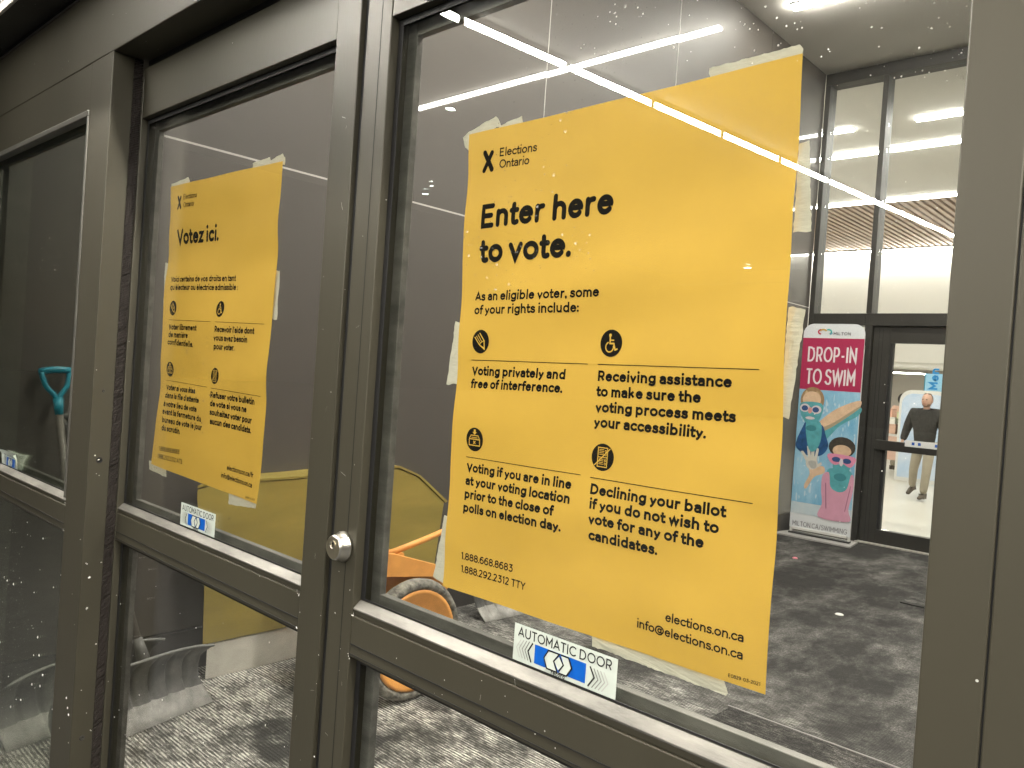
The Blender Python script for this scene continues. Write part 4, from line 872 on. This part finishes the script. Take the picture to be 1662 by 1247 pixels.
pink = cm('pink_suit', (.66,.33,.44), var=.08, vscale=12); pinkg = cm('pink_goggles', (.74,.28,.42)); lens_m = cm('goggle_lens', (.03,.08,.22)); pale = cm('pale_rim', (.68,.62,.66)); hair2 = cm('dark_hair', (.05,.04,.03), var=.4, vscale=40)
shape('first_swimmer_arm', [sm([(.36,.475),(.52,.425),(.72,.385),(1.0,.352),(1.0,.385),(.80,.430),(.56,.475),(.40,.505)])[0:]], skin_sun, 2)
shape('first_swimmer_shoulder', [sm([(.40,.50),(.62,.475),(1.0,.385),(1.0,.42),(.72,.475),(.56,.53),(.42,.57)])], skin_water, 2.3)
shape('first_swimmer_top', [sm([(.02,.56),(.10,.50),(.16,.47),(.24,.52),(.42,.48),(.50,.53),(.55,.58),(.44,.625),(.20,.63),(.02,.60)])], navy, 3)
shape('first_swimmer_chest', [sm([(.16,.47),(.40,.47),(.42,.56),(.32,.61),(.22,.59)])], skin_water, 4)
shape('first_swimmer_hair', [el(.235,.365,.20,.062)], hair1, 4.5)
shape('first_swimmer_forehead', [el(.225,.362,.155,.038)], skin_sun, 5)
shape('first_swimmer_face', [sm([(.06,.38),(.40,.38),(.40,.44),(.32,.475),(.22,.49),(.12,.465),(.05,.43)])], skin_water, 5.5)
shape('first_swimmer_goggle_rim', [el(.12,.405,.085,.020), el(.315,.410,.085,.020)], pale, 6); shape('first_swimmer_lens', [el(.12,.406,.055,.013), el(.305,.411,.055,.013)], lens_m, 7)
shape('first_swimmer_nose', [el(.21,.415,.035,.015)], cm('nose_skin', (.68,.33,.30)), 7); shape('first_swimmer_smile', [el(.22,.452,.08,.007)], pale, 7)
shape('waving_hand', [el(.30,.665,.10,.032), [(.10,.615),(.14,.612),(.27,.655),(.22,.668)], [(.20,.588),(.245,.585),(.29,.65),(.24,.655)], [(.28,.575),(.325,.575),(.34,.65),(.28,.65)], [(.37,.59),(.405,.595),(.38,.655),(.33,.655)], [(.38,.672),(.46,.655),(.47,.668),(.36,.692)]], cm('pale_hand', (.66,.62,.54), var=.1, vscale=20), 3)
shape('waving_arm', [sm([(.26,.685),(.38,.68),(.50,.675),(.52,.705),(.36,.73),(.24,.79),(.20,.775),(.28,.72)])], skin_sun, 2.6)
shape('second_swimmer_chest', [sm([(.60,.68),(.92,.68),(.98,.72),(.95,.78),(.78,.80),(.62,.79),(.56,.73)])], skin_water, 4)
shape('pink_swimsuit', [sm([(.50,.715),(.60,.70),(.64,.765),(.78,.785),(.90,.765),(.95,.70),(1.0,.71),(.995,.78),(.95,.86),(.97,.915),(.48,.915),(.52,.85),(.49,.78)])], pink, 5)
shape('second_swimmer_hair', [el(.775,.575,.215,.048)], hair2, 4.5)
shape('second_swimmer_forehead', [el(.78,.592,.15,.028)], skin_sun, 5)
shape('second_swimmer_face', [el(.79,.665,.14,.045)], skin_water, 5.4)
shape('pink_goggle_rim', [sm([(.58,.61),(.98,.615),(.99,.645),(.92,.665),(.80,.650),(.68,.660),(.585,.64)])], pinkg, 6); shape('second_swimmer_lens', [el(.70,.634,.07,.012), el(.87,.637,.07,.012)], lens_m, 7); shape('nose_guard', [el(.785,.645,.03,.018)], pale, 8)
random.seed(4); q = MB()
for _ in range(90):    # splashes and bubbles in the printed water
    u = random.uniform(.02,.97); v = random.uniform(.33,.85); l_ = random.uniform(.006,.03); w_ = random.uniform(.004,.018)
    q.poly([F(uu, vv, 1.5+_*.004) for uu, vv in el(u, v, w_, l_*random.uniform(.3,1), random.uniform(-.5,.5), 8)])
tag(q.build('water_sparkle', cm('sparkle', (.50,.66,.76)), bn), kind='stuff')
shape('hand_shadow', [sm([(.24,.66),(.36,.655),(.38,.685),(.30,.69)])], cm('hand_shade', (.45,.45,.42)), 3.6)
shape('suit_seam', [[(.55,.75),(.565,.75),(.60,.87),(.585,.87)], [(.955,.75),(.965,.75),(.90,.87),(.888,.87)]], cm('suit_seam', (.30,.14,.22)), 6)
shape('hair_highlight', [el(.33,.355,.05,.03,.4), el(.13,.35,.03,.03,-.3)], cm('hair_light', (.52,.37,.20), var=.3, vscale=60), 4.8)
shape('neck_shade', [el(.78,.715,.10,.018), el(.25,.50,.09,.014)], cm('neck_shade', (.05,.24,.28)), 5.8)
shape('arm_shade', [sm([(.42,.495),(.62,.462),(.98,.383),(.98,.395),(.64,.475),(.44,.51)])], cm('arm_shade', (.40,.33,.22)), 2.8)
wht = cm('white_lettering', (.80,.74,.76)); txt = cm('grey_lettering', (.16,.15,.16))
def btext(name, s, u0, u1, v, cap, wt, m_, l=2):
    q = MB(); em = cap; wn = stroke_width(s, wt, .16)*em
    W_ = (BX1-BX0)*(u1-u0); xs = W_/wn
    write(q, lambda u, vv, la: (BX0+(BX1-BX0)*u0+u*em, BY-.012-l*.0012-la*.0001, BZ1-(BZ1-BZ0)*v+vv*em), s, wt, 'sq', .16, xs); return q.build(name, m_, bn)
btext('title_line', 'DROP-IN', .10, .90, .183, .155, .15, wht); btext('title_line', 'TO SWIM', .10, .90, .290, .160, .15, wht)
btext('town_name', 'MILTON', .50, .78, .053, .030, .2, txt); btext('web_line', 'MILTON.CA/SWIMMING', .05, .95, .975, .050, .12, txt, 2.5)
for (c_, a0, a1, cx) in (((.55,.04,.08), 100, 260, .305), ((.60,.40,.08), 20, 160, .33), ((.05,.45,.40), -60, 110, .41), ((.20,.45,.65), -80, -20, .43)):
    q = MB(); put_stroke(q, lambda u, v, l: (BX0+(BX1-BX0)*u, BY-.0145-l*.0001, BZ1-(BZ1-BZ0)*.038+v*.6), arc(cx, 0, .055, .038, a0, a1, 10), .012, 0, False, None); q.build('heart_emblem', cm('emblem', c_), bn)
white_metal = mat('white_enamel_metal', (.66,.65,.62), .4)
for xx in (BX0+.002, BX1-.022): box('side_post', (xx, BY-.010, .02), (xx+.020, BY+.02, BZ1-.20), white_metal, bn, .002)
box('base_bar', (BX0+.03, BY-.02, .058), (BX1-.03, BY+.02, .085), white_metal, bn, .003)
q = MB(); q.prism([(BX0-.10, BY-.16, .001), (BX1+.06, BY-.16, .001), (BX1+.02, BY+.16, .001), (BX0-.05, BY+.16, .001)], (0,0,.016)); q.build('base_plate', mat('grey_base_plate', (.38,.37,.35), .5), bn, bevel=.003)
box('foot_rail', (BX0, BY-.035, .0175), (BX1, BY+.03, .034), mat('black_foot', (.03,.03,.03), .5), bn, .002)

# ------------------------------------------------------------------ lobby beyond the glass
LX0, LX1 = -12.0, 3.0
q = MB(); q.poly([(LX0, YB+.0, .0), (LX1, YB, .0), (LX1, 24, .0), (LX0, 24, .0)]); q.poly([(WX, YB-.1, .0), (1.6, YB-.1, .0), (1.6, YB, .0), (WX, YB, .0)])
tag(q.build('lobby_floor', mat('pale_lobby_tiles', (.60,.58,.52), .35, var=.03, vscale=2)), kind='structure')
q = MB(); q.box((LX0, YB+.1, CZ), (LX1, 13.10, CZ+.1)); tag(q.build('lobby_ceiling', ceil_l), kind='structure')
sc = bpy.data.objects.new('slatted_ceiling', None); C.objects.link(sc); sc['kind'] = 'structure'
box('slat_backing', (LX0, 13.101, CZ+.07), (LX1, 17.65, CZ+.17), mat('dark_slat_backing', (.10,.075,.06), .8), sc, 0)
slat_m = mat('warm_wood_slat', (.46,.34,.26), .5, var=.1, vscale=3)
q = MB(); q.box((0, 13.11, CZ-.0), (.070, 17.60, CZ+.068)); s0 = q.build('slat', slat_m, sc)
for k in range(1, 88):
    o = s0.copy(); C.objects.link(o); o.location.x = -9.6+.125*k - 0; o.parent = sc
s0.location.x = -9.6
box('ceiling_step', (LX0, 13.085, CZ-.03), (LX1, 13.10, CZ+.10), paint_w, sc, 0)
tag(box('bulkhead_wall', (LX0, 17.65, 2.25), (LX1, 17.80, CZ+.2), paint_w, bevel=0), kind='structure')
tag(box('low_ceiling', (LX0, 17.80, 2.25), (LX1, 22.1, 2.35), paint_w, bevel=0), kind='structure')
tag(box('far_wall', (LX0, 22, 0), (LX1, 22.1, 2.25), mat('taupe_far_wall', (.30,.275,.24), .85), bevel=0), kind='structure')
tag(box('lobby_left_wall', (LX0-.1, YB+.1, 0), (LX0, 22.1, CZ+.2), paint_w, bevel=0), kind='structure')
tag(box('lobby_right_wall', (LX1, YB+.1, 0), (LX1+.1, 22.1, CZ+.2), paint_w, bevel=0), kind='structure')
tag(box('lobby_front_wall', (LX0, YB-.02, 0), (WX-.10, YB+.1, CZ+.1), paint_w, bevel=0), kind='structure')
tag(box('lobby_front_wall', (1.702, YB-.02, 0), (LX1, YB+.1, CZ+.1), paint_w, bevel=0), kind='structure')
lob = lamp('lobby_light_tube', (1, .97, .92), 42)
linear_light(-4.95, -3.75, 9.15, CZ, .05, lob, 'short ceiling light in the lobby, left of two in the nearest row')
linear_light(-3.02, -1.2, 9.15, CZ, .05, lob, 'short ceiling light in the lobby, right of two in the nearest row')
linear_light(-8.5, 2.0, 10.2, CZ, .10, lob, 'thick long lobby ceiling light across the upper panes')
linear_light(-9.5, 2.0, 13.0, CZ, .09, lob, 'long lobby light along the near edge of the wooden slats')
linear_light(-9.5, 2.0, 17.55, CZ-.02, .13, lob, 'long lobby light at the far edge of the wooden slats, under the white bulkhead')
linear_light(-9.5, 1.0, 20.0, 2.11, .06, lob, 'low lobby light above the walking man')

# second banner, sign, display
b2 = thing('banner_stand', 'white framed rounded banner stand directly behind the walking man', 'banner', (-4.1, 14, 0))
G2 = lambda u, v: (-4.44+.80*u, 14.0, .03+1.58*v)
def rrect(u0, u1, v0, v1, r, yoff):
    asp2 = .80/1.58
    return [(G2(u0, v0)[0], 14+yoff, G2(u0, v0)[2]), (G2(u1, v0)[0], 14+yoff, G2(u1, v0)[2])] + [(G2(u1-r+r*math.sin(a), 0)[0], 14+yoff, G2(0, v1-r*asp2*(1-math.cos(a)))[2]) for a in [math.pi/2*(1-i/8) for i in range(9)]] + [(G2(u0+r-r*math.sin(a), 0)[0], 14+yoff, G2(0, v1-r*asp2*(1-math.cos(a)))[2]) for a in [math.pi/2*i/8 for i in range(9)]]
q = MB(); q.prism(rrect(0, 1, 0, 1, .25, 0), (0, .03, 0)); q.build('frame', white_metal, b2)
q = MB(); q.poly(rrect(.05, .95, .04, .96, .22, -.004)); q.build('print', mat('light_blue_print', (.35,.50,.72), .5, col2=(.62,.68,.78), vscale=3), b2)
q = MB(); q.poly([(-4.0+.20*math.cos(a), 13.99, 1.05+.25*math.sin(a)) for a in [2*math.pi*i/18 for i in range(18)]]); q.build('pink_figure', mat('pink_print', (.70,.38,.42), .5), b2)
sg = thing('tall_sign', 'tall light blue sign with sideways lettering at the upper right of the inner door', 'sign', (-4.4, 16, 0))
box('panel', (-4.62, 16, .05), (-4.05, 16.03, 1.97), mat('sky_blue_sign', (.30,.58,.80), .5), sg, .004); box('foot', (-4.66, 15.85, 0), (-4.0, 16.18, .045), white_metal, sg, .004)
box('edge_strip', (-4.622, 15.994, .06), (-4.606, 15.999, 1.96), mat('teal_edge', (.02,.22,.32), .5), sg, 0)
q = MB(); write(q, lambda u, v, l: (-4.43-v*.16+.06, 15.992-l*.0005, 1.66+u*.16), 'Men', .22, 'sq', .13, .95); q.build('sideways_lettering', mat('sign_blue_ink', (.02,.26,.62), .5), sg)
tb = thing('display_table', 'low display table with boxes and toys, left in the inner door glass', 'table', (-5.0, 15.2, 0))
box('table_top', (-5.7, 14.9, .74), (-4.45, 15.5, .78), white_metal, tb, .003)
for xx in (-5.65, -4.53):
    for yy in (14.95, 15.42): box('leg', (xx, yy, .0), (xx+.04, yy+.04, .739), white_metal, tb, 0)
box('table_skirt', (-5.68, 14.905, .30), (-4.47, 14.915, .739), mat('peach_cloth', (.62,.42,.34), .8), tb, 0)
random.seed(9)
for (x, z0, dx, dz, c, lb) in ((-5.02,.781,.24,.18,(.62,.40,.30),'peach carton on the display table, under the white one'), (-4.74,.781,.20,.10,(.30,.31,.28),'flat grey carton at the right end of the display table'), (-4.74,.882,.20,.10,(.55,.53,.48),'beige carton stacked on the flat grey one'), (-5.02,.962,.22,.13,(.72,.70,.64),'white carton stacked on the peach one'), (-4.76,.983,.17,.09,(.16,.20,.12),'dark green carton topmost at the right end of the display table'), (-5.03,1.093,.17,.16,(.66,.38,.28),'salmon carton topmost over the white one'), (-4.77,1.074,.15,.13,(.58,.60,.36),'pale yellow green carton topmost beside the dark haired visitor')):
    t = thing('carton', lb, 'box', (x+dx/2, 15.1, z0), 'cartons on the display table')
    box('carton_body', (x, 15.0, z0+.001), (x+dx, 15.25, z0+dz-.002), mat('carton_card', c, .7), t, .002); box('lid_flap', (x-.004, 14.996, z0+dz-.03), (x+dx+.004, 15.254, z0+dz-.0015), mat('carton_card', tuple(v*.85 for v in c), .7), t, .002)

# ------------------------------------------------------------------ people
def skin_obj(name, verts, edges, radii, m_, parent, root=0, sub=2, scale=1.0):
    me = bpy.data.meshes.new(name); me.from_pydata([tuple(Vector(v)*scale) for v in verts], edges, []); me.materials.append(m_)
    o = bpy.data.objects.new(name, me); C.objects.link(o); o.parent = parent
    sk = o.modifiers.new('skin', 'SKIN'); sk.use_smooth_shade = True
    d = me.skin_vertices[0].data
    for i, r in enumerate(radii):
        r = r if isinstance(r, tuple) else (r, r); d[i].radius = (r[0]*scale, r[1]*scale); d[i].use_root = (i == root)
    su = o.modifiers.new('sub', 'SUBSURF'); su.levels = sub; su.render_levels = sub
    return o
def person(label, loc, rot, scale, cols, pose, group=None):
    """joints in metres for a 1.78 m figure facing -y; pose overrides"""
    t = bpy.data.objects.new('person', None); C.objects.link(t); t.location = loc; t.rotation_euler = (0, 0, rot); tag(t, label, 'person', group)
    J = dict(pel=(0,0,.95), wai=(0,.0,1.10), che=(0,-.01,1.32), nec=(0,0,1.50), hd0=(0,-.012,1.60), hd1=(0,-.015,1.70),
             sR=(-.19,0,1.43), eR=(-.25,.04,1.15), wR=(-.27,-.05,.90), sL=(.19,0,1.43), eL=(.25,.04,1.15), wL=(.27,-.05,.90),
             hR=(-.10,0,.90), kR=(-.11,-.02,.50), aR=(-.11,.03,.09), tR=(-.12,-.14,.03), hL=(.10,0,.90), kL=(.11,-.02,.50), aL=(.11,.03,.09), tL=(.12,-.14,.03))
    J.update(pose)
    sk_m, jk, tr, shoe, hair = cols
    names = ['pel','wai','che','nec','hd0','hd1','sR','eR','wR','sL','eL','wL','hR','kR','aR','hL','kL','aL']
    E = [('pel','wai'),('wai','che'),('che','nec'),('nec','hd0'),('hd0','hd1'),('che','sR'),('sR','eR'),('eR','wR'),('che','sL'),('sL','eL'),('eL','wL'),('pel','hR'),('hR','kR'),('kR','aR'),('pel','hL'),('hL','kL'),('kL','aL')]
    rad = dict(pel=(.10,.08), wai=(.09,.07), che=(.10,.07), nec=.052, hd0=(.060,.068), hd1=(.060,.070), sR=.045, eR=.036, wR=.027, sL=.045, eL=.038, wL=.027, hR=.08, kR=.052, aR=.036, hL=.08, kL=.052, aL=.036)
    # hands: palm and five fingers as chains off the wrist
    verts = [J[n] for n in names]; idx = {n: i for i, n in enumerate(names)}; edges = [(idx[a], idx[b]) for a, b in E]; rr_ = [rad[n] for n in names]
    for s, wn in ((-1, 'wR'), (1, 'wL')):
        w_ = Vector(J[wn]); e_ = Vector(J['eR' if s < 0 else 'eL']); d = (w_-e_).normalized(); sd = Vector((0,-1,0)); sd = (sd-d*sd.dot(d)).normalized()
        pi = len(verts); verts.append(w_+d*.05); rr_.append((.022,.030)); edges.append((idx[wn], pi))
        for k in range(4):
            off = sd*(k-1.5)*.019; a = len(verts); L_ = (.040,.046,.043,.034)[k]
            verts += [w_+d*.088+off*.9, w_+d*(.088+L_)+off-Vector((s*.006,0,0)), w_+d*(.088+L_*1.6)+off-Vector((s*.018,0,0))]; rr_ += [.0095,.0085,.0075]; edges += [(pi, a), (a, a+1), (a+1, a+2)]
        a = len(verts); verts += [w_+d*.045+sd*.036, w_+d*.080+sd*.048-Vector((s*.008,0,0))]; rr_ += [.0105,.009]; edges += [(pi, a), (a, a+1)]
    skin_obj('body', verts, edges, rr_, sk_m, t, 0, 1, scale)
    V = lambda *n: [J[k] for k in n]
    j = ['pel','wai','che','nec','sR','eR','wR','sL','eL','wL']
    skin_obj('jacket', [Vector(J['pel'])+Vector((0,0,-.12))] + [J[k] for k in j[1:3]] + [Vector(J['nec'])+Vector((0,0,-.035))] + [J[k] for k in j[4:6]] + [Vector(J['wR'])+(Vector(J['eR'])-Vector(J['wR']))*.06] + [J[k] for k in j[7:9]] + [Vector(J['wL'])+(Vector(J['eL'])-Vector(J['wL']))*.06],
             [(0,1),(1,2),(2,3),(2,4),(4,5),(5,6),(2,7),(7,8),(8,9)], [(.178,.135),(.178,.135),(.185,.135),.080,.098,.074,.056,.098,.074,.056], jk, t, 0, 2, scale)
    a1 = lambda s: Vector(J['a'+s])+Vector((0,0,.0))
    skin_obj('trousers', [J['pel'], J['hR'], J['kR'], a1('R'), J['hL'], J['kL'], a1('L')], [(0,1),(1,2),(2,3),(0,4),(4,5),(5,6)], [(.145,.115),.098,.074,.060,.098,.074,.060], tr, t, 0, 2, scale)
    for s in 'RL':
        a = Vector(J['a'+s]); to = Vector(J['t'+s]); skin_obj('shoe', [a+(a-to)*.22+Vector((0,0,-.035)), a+Vector((0,0,-.02)), a.lerp(to,.5)+Vector((0,0,-.008)), to], [(0,1),(1,2),(2,3)], [.036,.046,(.044,.036),(.040,.026)], shoe, t, 1, 2, scale)
    # face and hair
    hc = (Vector(J['hd0'])+Vector(J['hd1']))/2*scale
    def ell(name, c, r, m_, par, cut=None):
        bm = bmesh.new(); bmesh.ops.create_icosphere(bm, subdivisions=3, radius=1)
        if cut: bmesh.ops.delete(bm, geom=[v for v in bm.verts if cut(v.co)], context='VERTS')
        for v in bm.verts: v.co = Vector((v.co.x*r[0], v.co.y*r[1], v.co.z*r[2]))*scale + hc + Vector(c)*scale
        me = bpy.data.meshes.new(name); bm.to_mesh(me); bm.free(); me.materials.append(m_); o = bpy.data.objects.new(name, me); C.objects.link(o); o.parent = par
        for p in me.polygons: p.use_smooth = True
        return o
    ell('head', (0,-.004,.005), (.079,.100,.122), sk_m, t)
    ell('nose', (0,-.104,-.012), (.013,.018,.022), sk_m, t)
    for s in (-1, 1):
        ell('ear', (s*.080,.005,-.005), (.010,.020,.030), sk_m, t); ell('eye', (s*.030,-.092,.016), (.012,.010,.008), dark_void, t)
    ell('mouth', (0,-.094,-.056), (.026,.008,.006), mat('lip', (.40,.16,.13), .5), t)
    if len(hair) > 2: ell('beard', (0,-.006,.0), (.081,.103,.124), hair[2], t, lambda c: c.z > -.30 or c.z < -.92 or c.y > .1 or (c.z > -.55 and abs(c.x) < .35))
    cut = hair[1]
    ell('hair', (0,.008,.012), (.086,.103,.126), hair[0], t, cut)
    return t
skin_m = mat('light_skin', (.58,.36,.27), .5, var=.05); coat_m = mat('charcoal_fleece', (.035,.033,.030), .9, var=.3, vscale=30, bump=.3, bscale=60); khaki = mat('khaki_trousers', (.36,.32,.25), .85, var=.08, bump=.2, bscale=12); boot = mat('brown_shoe', (.09,.07,.05), .5); hairm = mat('short_brown_hair', (.14,.10,.07), .8, var=.3, vscale=60)
person('man in charcoal fleece and khaki trousers walking behind the inner door', (-3.40, 11.8, 0), R(-8), .872,
       (skin_m, coat_m, khaki, boot, (hairm, lambda c: c.z < -.45 or (c.y < -.10 and c.z < .72) or c.z > .90, mat('stubble', (.30,.19,.14), .8))),
       dict(pel=(0,0,.94), hR=(-.09,.02,.88), kR=(-.15,.02,.50), aR=(-.24,.22,.17), tR=(-.25,.08,.05), hL=(.10,-.02,.88), kL=(.12,-.12,.50), aL=(.09,-.12,.10), tL=(.10,-.29,.04),
            sR=(-.21,0,1.44), eR=(-.31,.03,1.17), wR=(-.335,-.06,.93), sL=(.20,0,1.44), eL=(.26,.08,1.17), wL=(.27,.02,.94)))
person('dark haired visitor standing behind the display table with cartons', (-5.06, 16.2, 0), R(150), .87,
       (skin_m, mat('peach_jumper', (.62,.40,.30), .9), khaki, boot, (mat('black_curly_hair', (.025,.02,.018), .9, bump=.6, bscale=50), lambda c: c.z < -.75)), {})
pk = MB(); pk.lathe((-2.76, 5.96, .002), (0,0,1), [(0,.012),(.018,.010),(.022,0)], 12); tag(pk.build('paper_scrap', mat('pink_scrap', (.75,.25,.30), .6)), 'tiny pink scrap lying on the far carpet', 'litter')
pk = MB(); pk.lathe((-1.86, 4.55, .002), (0,0,1), [(0,.006),(.020,.005),(.028,0)], 9); tag(pk.build('salt_lump', mat('white_lump', (.75,.74,.70), .6)), 'small white salt lump on the carpet near the right jamb', 'litter')
